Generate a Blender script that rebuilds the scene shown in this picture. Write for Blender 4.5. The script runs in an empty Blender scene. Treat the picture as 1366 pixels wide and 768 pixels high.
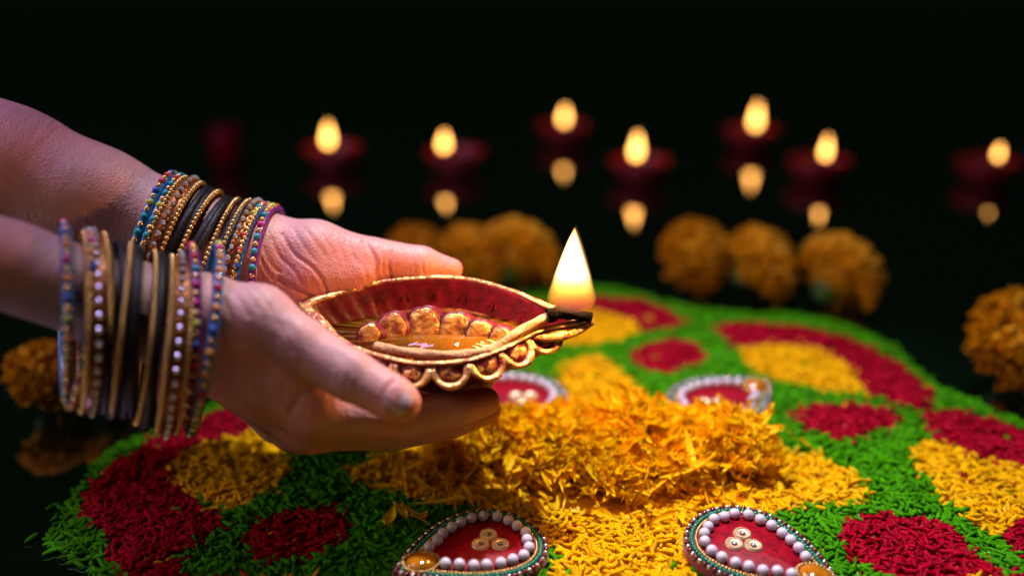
import bpy, math, random
import numpy as np

rng = np.random.default_rng(7)
random.seed(7)
CM = 0.01                                   # the numbers below are centimetres

# ------------------------------------------------------------------ camera
FPX, PITCH, CAMH, CAMD, CAMX = 1300.0, math.radians(21.087), 21.97, 35.62, -3.88
_c, _s = math.cos(PITCH), math.sin(PITCH)
CAM = np.array([CAMX, -CAMD, CAMH])
RT, FW, UP = np.array([1., 0, 0]), np.array([0, _c, -_s]), np.array([0, _s, _c])
sc = bpy.context.scene
col = sc.collection
cd = bpy.data.cameras.new('camera')
cam = bpy.data.objects.new('camera', cd)
col.objects.link(cam)
cam.location = CAM * CM
cam.rotation_euler = (math.pi / 2 - PITCH, 0, 0)
cd.sensor_width = 36.0
cd.lens = FPX * 36.0 / 1366.0
cd.clip_start, cd.clip_end = 0.01, 50
cd.dof.use_dof = True
cd.dof.focus_distance = 0.358
cd.dof.aperture_fstop = 2.6
sc.camera = cam

# ------------------------------------------------------------------ world and lamps
w = bpy.data.worlds.new('World')
sc.world = w
w.use_nodes = True
bg = w.node_tree.nodes['Background']
bg.inputs[0].default_value = (0.25, 0.75, 0.28, 1)
bg.inputs[1].default_value = 0.0058


def lamp(name, kind, loc, power, color, target=None, **kw):
    d = bpy.data.lights.new(name, kind)
    d.energy = power
    d.color = color
    for k, v in kw.items():
        setattr(d, k, v)
    o = bpy.data.objects.new(name, d)
    col.objects.link(o)
    o.location = np.array(loc) * CM
    if target is not None:
        from mathutils import Vector
        o.rotation_euler = Vector(np.array(target, float) - np.array(loc, float)).to_track_quat('-Z', 'Y').to_euler()
    return o


lamp('key_spot', 'SPOT', (5, 25, 94), 76, (0.87, 0.91, 1.0), (2.5, -0.5, 0), shadow_soft_size=0.016,
     spot_size=math.radians(32.5), spot_blend=1.0)
lamp('cool_fill', 'AREA', (-50, 5, 80), 4.2, (0.64, 0.46, 1.0), (-16, 0, 8), size=0.25)
lamp('room_fill', 'AREA', (-38, -58, 78), 0.85, (1.0, 0.76, 0.52), (-8, -1, 0), size=0.5)
lamp('side_fill', 'AREA', (-75, -14, 27), 1.4, (1.0, 0.80, 0.58), (-13, -2, 0), size=0.2)

sc.view_settings.view_transform = 'Standard'
sc.view_settings.look = 'None'
sc.view_settings.exposure = 0.0
sc.view_settings.gamma = 1.0
sc.view_settings.use_curve_mapping = False
sc.render.engine = 'CYCLES'
sc.cycles.use_denoising = True
sc.cycles.max_bounces = 8
sc.cycles.transparent_max_bounces = 16
sc.cycles.sample_clamp_indirect = 4.0
sc.cycles.caustics_reflective = False
sc.cycles.caustics_refractive = False


# ------------------------------------------------------------------ geometry helpers
HS = 0.94                                   # hands, lamp and bangles: size and distance factor


def U(px, py, d):
    d = d * HS
    return CAM + d * FW + (px - 683) / FPX * d * RT + (384 - py) / FPX * d * UP


def G(px, py, z=0.0):
    r = FW + (px - 683) / FPX * RT + (384 - py) / FPX * UP
    return CAM + (z - CAMH) / r[2] * r


def pix(P):
    v = np.asarray(P) - CAM
    d = v @ FW
    return 683 + FPX * (v @ RT) / d, 384 - FPX * (v @ UP) / d, d


def nrm(v):
    v = np.asarray(v, float)
    return v / np.linalg.norm(v)


def mesh(name, V, faces, mats, smooth=True, midx=None, attrs=None):
    """V in cm; faces: one integer array or a list of them (n x 3 / n x 4)."""
    me = bpy.data.meshes.new(name)
    V = np.asarray(V, np.float32) * CM
    if not isinstance(faces, list):
        faces = [faces]
    faces = [np.asarray(f, np.int32) for f in faces if len(f)]
    loops = np.concatenate([f.ravel() for f in faces])
    tot = np.concatenate([np.full(len(f), f.shape[1], np.int32) for f in faces])
    start = np.concatenate([[0], np.cumsum(tot)[:-1]]).astype(np.int32)
    me.vertices.add(len(V))
    me.vertices.foreach_set('co', V.ravel())
    me.loops.add(len(loops))
    me.loops.foreach_set('vertex_index', loops)
    me.polygons.add(len(tot))
    me.polygons.foreach_set('loop_start', start)
    me.polygons.foreach_set('loop_total', tot)
    me.polygons.foreach_set('use_smooth', np.full(len(tot), bool(smooth)))
    if not isinstance(mats, (list, tuple)):
        mats = [mats]
    for m in mats:
        me.materials.append(m)
    if midx is not None:
        me.polygons.foreach_set('material_index', np.asarray(midx, np.int32))
    for k, a in (attrs or {}).items():
        a = np.asarray(a, np.float32)
        if a.ndim == 1:
            at = me.attributes.new(k, 'FLOAT', 'POINT')
            at.data.foreach_set('value', a)
        else:
            at = me.attributes.new(k, 'FLOAT_COLOR', 'POINT')
            at.data.foreach_set('color', np.c_[a, np.ones(len(a))].astype(np.float32).ravel())
    me.update()
    me.validate()
    return me


def obj(name, me, parent=None, base=(0, 0, 0)):
    o = bpy.data.objects.new(name, me)
    col.objects.link(o)
    o.parent = parent
    o.location = np.asarray(base, float) * CM
    return o


def thing(name, label, cat, base=(0, 0, 0), group=None):
    o = obj(name, None, None, base)
    o.empty_display_size = 0.01
    return tag(o, label, cat, group)


def tag(o, label=None, cat=None, group=None, kind=None):
    for k, v in (('label', label), ('category', cat), ('group', group), ('kind', kind)):
        if v:
            o[k] = v
    return o


def part(name, V, faces, mat, parent, base=(0, 0, 0), **kw):
    """a child whose vertices are given in world cm; base = the parent's place"""
    return obj(name, mesh(name, np.asarray(V) - np.asarray(base), faces, mat, **kw), parent)


def merge(lst):
    """[(V, [faces..]) ..] -> V, [faces..]"""
    Vs, byk, n = [], {}, 0
    for V, fs in lst:
        if not isinstance(fs, list):
            fs = [fs]
        for f in fs:
            f = np.asarray(f)
            if len(f):
                byk.setdefault(f.shape[1], []).append(f + n)
        Vs.append(V)
        n += len(V)
    return np.concatenate(Vs), [np.concatenate(v) for v in byk.values()]


def grid_faces(nu, nv, cu=False, cv=False):
    iu = np.arange(nu if cu else nu - 1)
    iv = np.arange(nv if cv else nv - 1)
    a, b = np.meshgrid(iu, iv, indexing='ij')
    a, b = a.ravel(), b.ravel()
    a2, b2 = (a + 1) % nu, (b + 1) % nv
    return np.stack([a * nv + b, a2 * nv + b, a2 * nv + b2, a * nv + b2], 1)


def ball(r=1.0, seg=10, rings=6, c=(0, 0, 0)):
    V = [[0, 0, r]]
    for i in range(1, rings):
        t = math.pi * i / rings
        for j in range(seg):
            p = 2 * math.pi * j / seg
            V.append([r * math.sin(t) * math.cos(p), r * math.sin(t) * math.sin(p), r * math.cos(t)])
    V.append([0, 0, -r])
    V = np.array(V)
    tri = [[0, 1 + j, 1 + (j + 1) % seg] for j in range(seg)]
    L = 1 + (rings - 2) * seg
    tri += [[len(V) - 1, L + (j + 1) % seg, L + j] for j in range(seg)]
    q = [[1 + i * seg + j, 1 + (i + 1) * seg + j, 1 + (i + 1) * seg + (j + 1) % seg, 1 + i * seg + (j + 1) % seg]
         for i in range(rings - 2) for j in range(seg)]
    return V + np.asarray(c), [np.array(q), np.array(tri)]


def balls(cs, r, seg=8, rings=5):
    B, f = ball(1, seg, rings)
    r = np.broadcast_to(np.asarray(r, float), (len(cs),))
    V = (B[None] * r[:, None, None] + np.asarray(cs)[:, None, :]).reshape(-1, 3)
    off = (np.arange(len(cs)) * len(B))[:, None, None]
    return V, [(x[None] + off).reshape(-1, x.shape[1]) for x in f]


def spline(P, n, closed=False):
    P = np.asarray(P, float)
    if closed:
        Q = np.concatenate([P[-1:], P, P[:2]])
        m = len(P)
    else:
        Q = np.concatenate([2 * P[:1] - P[1:2], P, 2 * P[-1:] - P[-2:-1]])
        m = len(P) - 1
    t = np.linspace(0, m, n, endpoint=not closed)
    i = np.minimum(t.astype(int), m - 1)
    u = (t - i)[:, None]
    a, b, c, d = Q[i], Q[i + 1], Q[i + 2], Q[i + 3]
    return 0.5 * (2 * b + (c - a) * u + (2 * a - 5 * b + 4 * c - d) * u ** 2 + (3 * b - 3 * c + d - a) * u ** 3)


def tube(P, r, seg=8, closed=False, flat=None, upv=(0, 0, 1), cap=True, prof=None):
    P = np.asarray(P, float)
    n = len(P)
    r = np.broadcast_to(np.asarray(r, float), (n,))
    T = np.roll(P, -1, 0) - np.roll(P, 1, 0) if closed else np.gradient(P, axis=0)
    T /= np.linalg.norm(T, axis=1)[:, None] + 1e-12
    upv = np.asarray(upv, float)
    A = np.cross(T, upv)
    A /= np.linalg.norm(A, axis=1)[:, None] + 1e-9
    B = np.cross(A, T)
    t = np.arange(seg) * 2 * math.pi / seg
    ca, cb = np.cos(t), np.sin(t)
    if prof is not None:
        ca, cb = prof[:, 0], prof[:, 1]
        seg = len(ca)
    fl = 1.0 if flat is None else flat
    V = P[:, None] + r[:, None, None] * (ca[None, :, None] * A[:, None] + fl * cb[None, :, None] * B[:, None])
    f = [grid_faces(n, seg, closed, True)]
    V = V.reshape(-1, 3)
    if cap and not closed:
        k = len(V)
        V = np.concatenate([V, P[:1], P[-1:]])
        j = np.arange(seg)
        f.append(np.concatenate([np.stack([np.full(seg, k), j, (j + 1) % seg], 1),
                                 np.stack([np.full(seg, k + 1), (n - 1) * seg + (j + 1) % seg, (n - 1) * seg + j], 1)]))
    return V, f


def lathe(prof, seg=32, c=(0, 0, 0)):
    prof = np.asarray(prof, float)
    t = np.arange(seg) * 2 * math.pi / seg
    V = np.stack([prof[:, 0][:, None] * np.cos(t), prof[:, 0][:, None] * np.sin(t),
                  np.repeat(prof[:, 1][:, None], seg, 1)], -1)
    return V.reshape(-1, 3) + np.asarray(c), [grid_faces(len(prof), seg, False, True)]


def inside(poly, X, Y):
    poly = np.asarray(poly, float)
    r = np.zeros(X.shape, bool)
    x1, y1 = poly[-1]
    for x2, y2 in poly:
        cnd = ((y1 > Y) != (y2 > Y))
        with np.errstate(divide='ignore', invalid='ignore'):
            r ^= cnd & (X < (x2 - x1) * (Y - y1) / (y2 - y1 + 1e-12) + x1)
        x1, y1 = x2, y2
    return r


def vnoise(P, f=1.0, seed=0):
    """cheap smooth noise from a few sines"""
    r = np.random.default_rng(seed)
    P = np.asarray(P)
    o = np.zeros(P.shape[:-1])
    for k in range(6):
        o += np.sin(P @ (r.normal(size=P.shape[-1]) * f * (1 + 0.5 * k)) + r.uniform(0, 6.28)) / (1 + 0.5 * k)
    return o / 3.0


# ------------------------------------------------------------------ materials
def mat(name, base, rough=0.5, metal=0.0, var=0.0, var_scale=60, bump=0.0, bump_scale=200, island=0.0, spec=0.5,
        trans=0.0, coat=0.0, sheen=0.0, sss=0.0, sss_r=(1, .3, .15), hue2=None, bump_dist=0.0006, obj_var=0.0,
        rough_var=0.0, ior=1.45):
    m = bpy.data.materials.new(name)
    m.use_nodes = True
    nt = m.node_tree
    N, L = nt.nodes, nt.links
    p = N['Principled BSDF']
    p.inputs['Base Color'].default_value = (*base, 1)
    p.inputs['Roughness'].default_value = rough
    p.inputs['Metallic'].default_value = metal
    p.inputs['Specular IOR Level'].default_value = spec
    p.inputs['IOR'].default_value = ior
    p.inputs['Coat Weight'].default_value = coat
    p.inputs['Coat Roughness'].default_value = 0.08
    p.inputs['Sheen Weight'].default_value = sheen
    if sss:
        p.inputs['Subsurface Weight'].default_value = sss
        p.inputs['Subsurface Radius'].default_value = sss_r
        p.inputs['Subsurface Scale'].default_value = 0.004
    tc = N.new('ShaderNodeTexCoord')
    src = None
    if var or hue2 is not None:
        nz = N.new('ShaderNodeTexNoise')
        nz.inputs['Scale'].default_value = var_scale
        nz.inputs['Detail'].default_value = 5
        L.new(tc.outputs['Object'], nz.inputs['Vector'])
        mx = N.new('ShaderNodeMix')
        mx.data_type = 'RGBA'
        b2 = hue2 if hue2 is not None else tuple(x * (1 - var) for x in base)
        mx.inputs[6].default_value = (*base, 1)
        mx.inputs[7].default_value = (*b2, 1)
        rp = N.new('ShaderNodeMapRange')
        rp.inputs[1].default_value, rp.inputs[2].default_value = 0.35, 0.65
        L.new(nz.outputs['Fac'], rp.inputs[0])
        L.new(rp.outputs[0], mx.inputs[0])
        src = mx.outputs[2]
    if island or obj_var:
        hs = N.new('ShaderNodeHueSaturation')
        mr = N.new('ShaderNodeMapRange')
        a = island or obj_var
        mr.inputs[3].default_value, mr.inputs[4].default_value = 1 - a, 1 + a * 0.6
        if island:
            L.new(N.new('ShaderNodeNewGeometry').outputs['Random Per Island'], mr.inputs[0])
        else:
            L.new(N.new('ShaderNodeObjectInfo').outputs['Random'], mr.inputs[0])
        L.new(mr.outputs[0], hs.inputs['Value'])
        hs.inputs['Color'].default_value = (*base, 1)
        if src:
            L.new(src, hs.inputs['Color'])
        src = hs.outputs[0]
    if src:
        L.new(src, p.inputs['Base Color'])
    if rough_var:
        nr = N.new('ShaderNodeTexNoise')
        nr.inputs['Scale'].default_value = var_scale * 1.7
        L.new(tc.outputs['Object'], nr.inputs['Vector'])
        m2 = N.new('ShaderNodeMapRange')
        m2.inputs[3].default_value, m2.inputs[4].default_value = max(0.02, rough - rough_var), min(1, rough + rough_var)
        L.new(nr.outputs['Fac'], m2.inputs[0])
        L.new(m2.outputs[0], p.inputs['Roughness'])
    if bump:
        nb = N.new('ShaderNodeTexNoise')
        nb.inputs['Scale'].default_value = bump_scale
        nb.inputs['Detail'].default_value = 4
        L.new(tc.outputs['Object'], nb.inputs['Vector'])
        bp = N.new('ShaderNodeBump')
        bp.inputs['Strength'].default_value = bump
        bp.inputs['Distance'].default_value = bump_dist
        L.new(nb.outputs['Fac'], bp.inputs['Height'])
        L.new(bp.outputs[0], p.inputs['Normal'])
    if trans:
        tr = N.new('ShaderNodeBsdfTranslucent')
        tr.inputs[0].default_value = (*base, 1)
        if src:
            L.new(src, tr.inputs[0])
        ms = N.new('ShaderNodeMixShader')
        ms.inputs[0].default_value = trans
        L.new(p.outputs[0], ms.inputs[1])
        L.new(tr.outputs[0], ms.inputs[2])
        L.new(ms.outputs[0], N['Material Output'].inputs[0])
    return m


def emit(name, color, strength):
    m = bpy.data.materials.new(name)
    m.use_nodes = True
    nt = m.node_tree
    nt.nodes.remove(nt.nodes['Principled BSDF'])
    e = nt.nodes.new('ShaderNodeEmission')
    e.inputs[0].default_value = (*color, 1)
    e.inputs[1].default_value = strength
    nt.links.new(e.outputs[0], nt.nodes['Material Output'].inputs[0])
    return m


GREEN, RED, YELLOW = (0.055, 0.30, 0.0), (0.40, 0.0, 0.016), (0.90, 0.47, 0.0)
M = dict(
    green=mat('green rice', GREEN, 0.5, var=0.35, var_scale=330, island=0.35, trans=0.22, spec=0.06),
    red=mat('red rice', RED, 0.5, var=0.35, var_scale=330, island=0.3, trans=0.22, spec=0.06),
    yellow=mat('yellow rice', YELLOW, 0.5, var=0.35, var_scale=330, island=0.22, trans=0.22, spec=0.06),
    green1=mat('green grain', GREEN, 0.5, var=0.35, var_scale=330, obj_var=0.35, trans=0.22, spec=0.06),
    red1=mat('red grain', RED, 0.5, var=0.35, var_scale=330, obj_var=0.3, trans=0.22, spec=0.06),
    yellow1=mat('yellow grain', YELLOW, 0.5, var=0.35, var_scale=330, obj_var=0.22, trans=0.22, spec=0.06),
    petal=mat('marigold petal', (0.96, 0.64, 0.004), 0.55, obj_var=0.2, hue2=(0.94, 0.48, 0.003), var_scale=120,
              trans=0.4, spec=0.08),
    petal_i=mat('marigold petals', (0.96, 0.64, 0.004), 0.55, island=0.2, hue2=(0.94, 0.49, 0.003), var_scale=120,
                trans=0.4, spec=0.08),
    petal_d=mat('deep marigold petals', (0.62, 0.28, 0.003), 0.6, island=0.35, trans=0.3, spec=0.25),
    calyx=mat('calyx green', (0.05, 0.14, 0.02), 0.6, var=0.4),
    table=mat('black gloss', (0.0012, 0.0042, 0.0018), 0.03, spec=0.5, ior=5.5, rough_var=0.02, var_scale=8),
    pearl=mat('pearl', (0.50, 0.45, 0.55), 0.2, coat=0.5, sss=0.1, sss_r=(1, .9, .9)),
    felt=mat('red felt', (0.20, 0.004, 0.02), 0.75, sheen=0.3, var=0.45, var_scale=500, bump=0.5, bump_scale=900),
    gloss_red=mat('red resin', (0.26, 0.001, 0.012), 0.5, coat=0.0, spec=0.12, var=0.5, var_scale=350, bump=0.35, bump_scale=500),
    bead_green=mat('green bead', (0.0, 0.17, 0.10), 0.18, coat=0.5),
    bead_gold=mat('gold bead', (0.62, 0.36, 0.12), 0.25, metal=0.75),
    bead_dark=mat('dark red bead', (0.10, 0.008, 0.016), 0.14, metal=0.3, coat=0.8),
    bead_silver=mat('silver bead', (0.62, 0.55, 0.52), 0.15, metal=0.85),
    stud=mat('pale gold stud', (0.62, 0.45, 0.27), 0.35, metal=0.5),
    amber=mat('amber stone', (0.42, 0.14, 0.006), 0.08, coat=1.0, var=0.6, var_scale=160),
    clay=mat('red painted clay', (0.17, 0.002, 0.022), 0.42, var=0.45, var_scale=180, bump=0.5, bump_scale=420,
             hue2=(0.08, 0.002, 0.008)),
    gold=mat('gold paint', (0.92, 0.54, 0.17), 0.30, metal=0.55, bump=1.0, bump_scale=300, hue2=(0.30, 0.05, 0.03),
             var_scale=210, rough_var=0.16, bump_dist=0.0011),
    amber_gold=mat('amber gold paint', (0.85, 0.40, 0.08), 0.30, metal=0.45, bump=1.0, bump_scale=330, hue2=(0.30, 0.06, 0.02),
                   var_scale=260, rough_var=0.15, bump_dist=0.0011),
    cotton=mat('cotton wick', (0.70, 0.40, 0.18), 0.9, var=0.35, var_scale=300, bump=1.0, bump_scale=900, trans=0.1),
    char=mat('burnt cotton', (0.005, 0.004, 0.003), 0.9, spec=0.03, bump=1.0, bump_scale=700, var=0.5, bump_dist=0.001),
    ember=emit('ember', (1.0, 0.18, 0.03), 1.6),
    redclay=mat('red clay', (0.24, 0.003, 0.009), 0.45, var=0.4),
    nail=mat('nail', (0.60, 0.38, 0.39), 0.2, coat=0.5),
)


# ------------------------------------------------------------------ table top
V = np.array([[-300, -70, 0], [300, -70, 0], [300, 260, 0], [-300, 260, 0],
              [-300, -70, -3], [300, -70, -3], [300, 260, -3], [-300, 260, -3]], float)
F = np.array([[0, 1, 2, 3], [7, 6, 5, 4], [0, 4, 5, 1], [1, 5, 6, 2], [2, 6, 7, 3], [3, 7, 4, 0]])
tag(obj('tabletop', mesh('tabletop', V, F, M['table'], smooth=False)), 'polished black tabletop mirroring the flames',
    None, None, 'structure')

# ------------------------------------------------------------------ rice rangoli
ZR = 0.55


def gp(pts):
    return np.array([G(x, y, ZR)[:2] for x, y in pts])


def polar(k, pts):
    a0 = math.radians(k)
    return np.array([[r * math.cos(a0 + math.radians(a)), r * math.sin(a0 + math.radians(a))] for r, a in pts])


red_polys = [gp(p) for p in [
    [(690, 425), (720, 405), (760, 396), (800, 394), (850, 398), (890, 410), (918, 430), (900, 438), (858, 440),
     (800, 430), (740, 430), (700, 440)],
    [(948, 435), (975, 428), (1020, 428), (1080, 435), (1140, 452), (1190, 475), (1225, 497), (1247, 520), (1245, 545),
     (1225, 548), (1190, 535), (1155, 522), (1110, 490), (1050, 470), (990, 465), (965, 450)],
    [(1232, 548), (1270, 545), (1320, 555), (1366, 570), (1420, 590), (1500, 640), (1530, 720), (1480, 760),
     (1420, 748), (1366, 742), (1335, 715), (1345, 700), (1400, 670), (1366, 640), (1300, 615), (1265, 592), (1235, 578)],
    [(290, 545), (345, 543), (355, 565), (330, 600), (250, 640), (262, 668), (302, 683), (296, 702), (262, 725),
     (235, 742), (245, 768), (258, 790), (200, 800), (165, 765), (142, 735), (143, 712), (113, 688), (108, 660),
     (140, 620), (180, 595), (240, 565)],
    [(838, 470), (860, 458), (895, 450), (925, 455), (945, 470), (935, 483), (905, 492), (885, 498), (855, 490)],
    [(1052, 553), (1085, 535), (1110, 538), (1140, 535), (1175, 540), (1205, 550), (1195, 567), (1170, 572),
     (1150, 580), (1125, 590), (1095, 578), (1065, 565)],
    [(1120, 695), (1140, 683), (1180, 682), (1230, 685), (1265, 700), (1290, 720), (1310, 745), (1335, 765),
     (1300, 785), (1230, 790), (1180, 768), (1140, 740), (1125, 720)],
    [(322, 720), (335, 700), (370, 682), (410, 673), (450, 672), (468, 700), (455, 725), (420, 738), (380, 745), (340, 742)],
]]
yel_polys = [gp(p) for p in [
    [(735, 455), (725, 435), (760, 418), (800, 414), (840, 422), (856, 437), (840, 448), (800, 457), (765, 460)],
    [(985, 468), (1000, 461), (1050, 457), (1100, 466), (1135, 487), (1153, 515), (1140, 524), (1100, 520),
     (1050, 507), (1010, 495), (990, 480)],
    [(1215, 598), (1230, 585), (1262, 585), (1290, 603), (1330, 612), (1366, 622), (1420, 650), (1430, 680),
     (1366, 690), (1340, 705), (1325, 715), (1290, 690), (1262, 668), (1240, 640), (1222, 622)],
    [(230, 615), (250, 595), (300, 582), (345, 572), (378, 590), (385, 615), (375, 640), (345, 660), (310, 672),
     (285, 675), (262, 662), (235, 640)],
    [(745, 500), (755, 480), (790, 473), (820, 480), (830, 495), (850, 515), (860, 560), (760, 560), (750, 520)],
    [(960, 600), (1050, 598), (1090, 600), (1115, 618), (1150, 635), (1160, 655), (1140, 668), (1090, 672),
     (1040, 680), (960, 690)],
    [(750, 690), (740, 745), (735, 768), (725, 800), (935, 800), (925, 755), (910, 690)],
    [(465, 625), (480, 610), (560, 590), (660, 590), (660, 668), (580, 668), (510, 650), (475, 640)],
]]
for k in (135, 225, 270, 315):
    red_polys.append(polar(k, [(15, -15), (17, -18), (18.6, -17), (19.8, -8), (20, 0), (19.8, 8), (18.6, 17), (17, 18), (15, 15)]))
    yel_polys.append(polar(k, [(14.8 + 2.0 * math.cos(t), 13 * math.sin(t)) for t in np.linspace(0, 6.28, 16)[:-1]]))
for k in (112.5, 157.5, 247.5, 292.5):
    red_polys.append(polar(k, [(12.3 + 2.1 * math.cos(t), 8.5 * math.sin(t)) for t in np.linspace(0, 6.28, 14)[:-1]]))
yel_polys.append(np.array([[6.0 * math.cos(t), 6.0 * math.sin(t) - 0.4] for t in np.linspace(0, 6.28, 24)[:-1]]))


def edge_r(th):
    return 20.0 + 1.25 * np.cos(8 * (th - math.radians(45))) + 0.12 * np.sin(23 * th) + 0.1 * np.sin(41 * th + 1) + 1.9 * np.exp(-(((th % (2 * math.pi)) - math.radians(195)) / math.radians(9)) ** 2)


def region(X, Y):
    """0 green, 1 red, 2 yellow"""
    r = np.zeros(X.shape, int)
    for p in red_polys:
        r[inside(p, X, Y)] = 1
    for p in yel_polys:
        r[inside(p, X, Y)] = 2
    return r


def rice_h(X, Y):
    th, rr = np.arctan2(Y, X), np.hypot(X, Y)
    e = np.clip((edge_r(th) - rr) / 1.2, 0, 1)
    return (0.42 + 0.12 * vnoise(np.stack([X, Y], -1), 0.9, 3) + 0.08 * vnoise(np.stack([X, Y], -1), 2.4, 5)) * np.sqrt(e) + 0.02


rangoli = thing('rice_rangoli', 'round eight-lobed floor pattern of dyed green, red and yellow rice', 'rangoli', (0, 0, 0))
# the bed under the loose top layer
g = np.arange(-22.66, 22.67, 0.22)
GX, GY = np.meshgrid(g, g, indexing='ij')
inn = np.hypot(GX, GY) < edge_r(np.arctan2(GY, GX)) - 0.25
reg = region(GX, GY)
cols = np.array([GREEN, RED, YELLOW])[reg] * 1.0
hh = rice_h(GX, GY) * 0.75
V = np.stack([GX, GY, hh], -1).reshape(-1, 3)
fq = grid_faces(len(g), len(g))
ok = inn.ravel()[fq].all(1)
fq = fq[ok][:, ::-1]
fq = fq[:, ::-1]
mb = mat('dyed rice bed', (1, 1, 1), 0.6, bump=1.0, bump_scale=260, bump_dist=0.002)
at = mb.node_tree.nodes.new('ShaderNodeAttribute')
at.attribute_name = 'dye'
mb.node_tree.links.new(at.outputs['Color'], mb.node_tree.nodes['Principled BSDF'].inputs['Base Color'])
used = np.unique(fq)
remap = np.full(len(V), -1)
remap[used] = np.arange(len(used))
tag(part('rice_bed', V[used], remap[fq], mb, rangoli, attrs={'dye': cols.reshape(-1, 3)[used]}), kind='stuff')


def grain_shape(seg, ts):
    ts = np.asarray(ts)
    rad = (1 - np.abs(ts) ** 2.4) ** 0.55
    t = np.arange(seg) * 2 * math.pi / seg
    V = [[-1, 0, 0]]
    for x, r in zip(ts, rad):
        for a in t:
            V.append([x, r * math.cos(a), r * math.sin(a)])
    V.append([1, 0, 0])
    n = len(ts)
    q = np.array([[1 + i * seg + j, 1 + i * seg + (j + 1) % seg, 1 + (i + 1) * seg + (j + 1) % seg, 1 + (i + 1) * seg + j]
                  for i in range(n - 1) for j in range(seg)])
    L = 1 + (n - 1) * seg
    tr = np.array([[0, 1 + (j + 1) % seg, 1 + j] for j in range(seg)] + [[len(V) - 1, L + j, L + (j + 1) % seg] for j in range(seg)])
    V = np.array(V)
    V[:, 2] += 0.25 * (V[:, 0] ** 2) * 0.4
    return V, [q, tr]


def scatter(n):
    X, Y = rng.uniform(-22.6, 22.6, n), rng.uniform(-22.6, 22.6, n)
    th, rr = np.arctan2(Y, X), np.hypot(X, Y)
    k = (rr < edge_r(th) + 0.15 * rng.normal(size=n)) & (Y > -12.5) & (rr > 4.0)
    return X[k], Y[k]


X, Y = scatter(88000)
n = len(X)
rg = region(X + rng.normal(0, 0.13, n), Y + rng.normal(0, 0.13, n))
stray = rng.random(n) < 0.006
rg[stray] = rng.integers(0, 3, stray.sum())
Z = rice_h(X, Y) + rng.uniform(-0.16, 0.10, n)
yaw, pit = rng.uniform(0, 2 * math.pi, n), rng.normal(0, 0.28, n)
hl, rd = 0.285 * np.where(rng.random(n) < 0.12, rng.uniform(0.45, 0.7, n), rng.uniform(0.78, 1.18, n)), 0.09 * rng.uniform(0.8, 1.2, n)
# a few grains scattered past the edge, on the black table
a = rng.uniform(0, 2 * math.pi, 160)
r_ = edge_r(a) + np.abs(rng.normal(0, 0.3, 160)) + 0.05
X = np.r_[X, r_ * np.cos(a)]
Y = np.r_[Y, r_ * np.sin(a)]
Z = np.r_[Z, np.full(160, 0.1)]
rg = np.r_[rg, np.zeros(160, int)]
yaw, pit = np.r_[yaw, rng.uniform(0, 6.28, 160)], np.r_[pit, np.zeros(160)]
hl, rd = np.r_[hl, np.full(160, 0.33)], np.r_[rd, np.full(160, 0.1)]
Z = np.maximum(Z, 0.1)
ex = np.stack([np.cos(yaw) * np.cos(pit), np.sin(yaw) * np.cos(pit), np.sin(pit)], -1)
ey = np.stack([-np.sin(yaw), np.cos(yaw), np.zeros_like(yaw)], -1)
ez = np.cross(ex, ey)
P = np.stack([X, Y, Z], -1)
px, py, dep = pix(P)
vis = (px > 20) & (px < 1350) & (py > 560) & (py < 762) & (Z > rice_h(X, Y) + 0.0)
score = np.where(vis & (np.hypot(X, Y) > 8.0), dep, 1e9)
# keep the ones right under the ornaments out of the single grains
single = np.argsort(score)[:1400]
single = rng.permutation(single)[:290]
is_single = np.zeros(len(X), bool)
is_single[single] = True
near = (dep < 43)
hi, lo = grain_shape(6, [-0.85, -0.35, 0.35, 0.85]), grain_shape(4, [-0.7, 0.0, 0.7])
names = ('green', 'red', 'yellow')


def grains(sel, shape):
    B, f = shape
    V = P[sel][:, None] + (B[None, :, 0:1] * hl[sel][:, None, None] * ex[sel][:, None] +
                           B[None, :, 1:2] * rd[sel][:, None, None] * ey[sel][:, None] +
                           B[None, :, 2:3] * rd[sel][:, None, None] * ez[sel][:, None])
    off = (np.arange(len(sel)) * len(B))[:, None, None]
    return V.reshape(-1, 3), [(x[None] + off).reshape(-1, x.shape[1]) for x in f]


for c in range(3):
    V, f = merge([grains(np.where((rg == c) & ~is_single & near)[0], hi), grains(np.where((rg == c) & ~is_single & ~near)[0], lo)])
    tag(part(names[c] + '_rice', V, f, M[names[c]], rangoli), kind='stuff')
from mathutils import Matrix
gm = [mesh('rice_grain', hi[0] * np.array([0.34, 0.105, 0.105]), hi[1], M[k + '1']) for k in names]
for i in single:
    o = obj('rice_grain', gm[rg[i]], rangoli)
    R = np.stack([ex[i], ey[i], ez[i]], 1)
    mt = Matrix.Identity(4)
    for a_ in range(3):
        for b_ in range(3):
            mt[a_][b_] = R[a_, b_] * (hl[i] / 0.34)
        mt[a_][3] = P[i][a_] * CM
    o.matrix_local = mt


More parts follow.
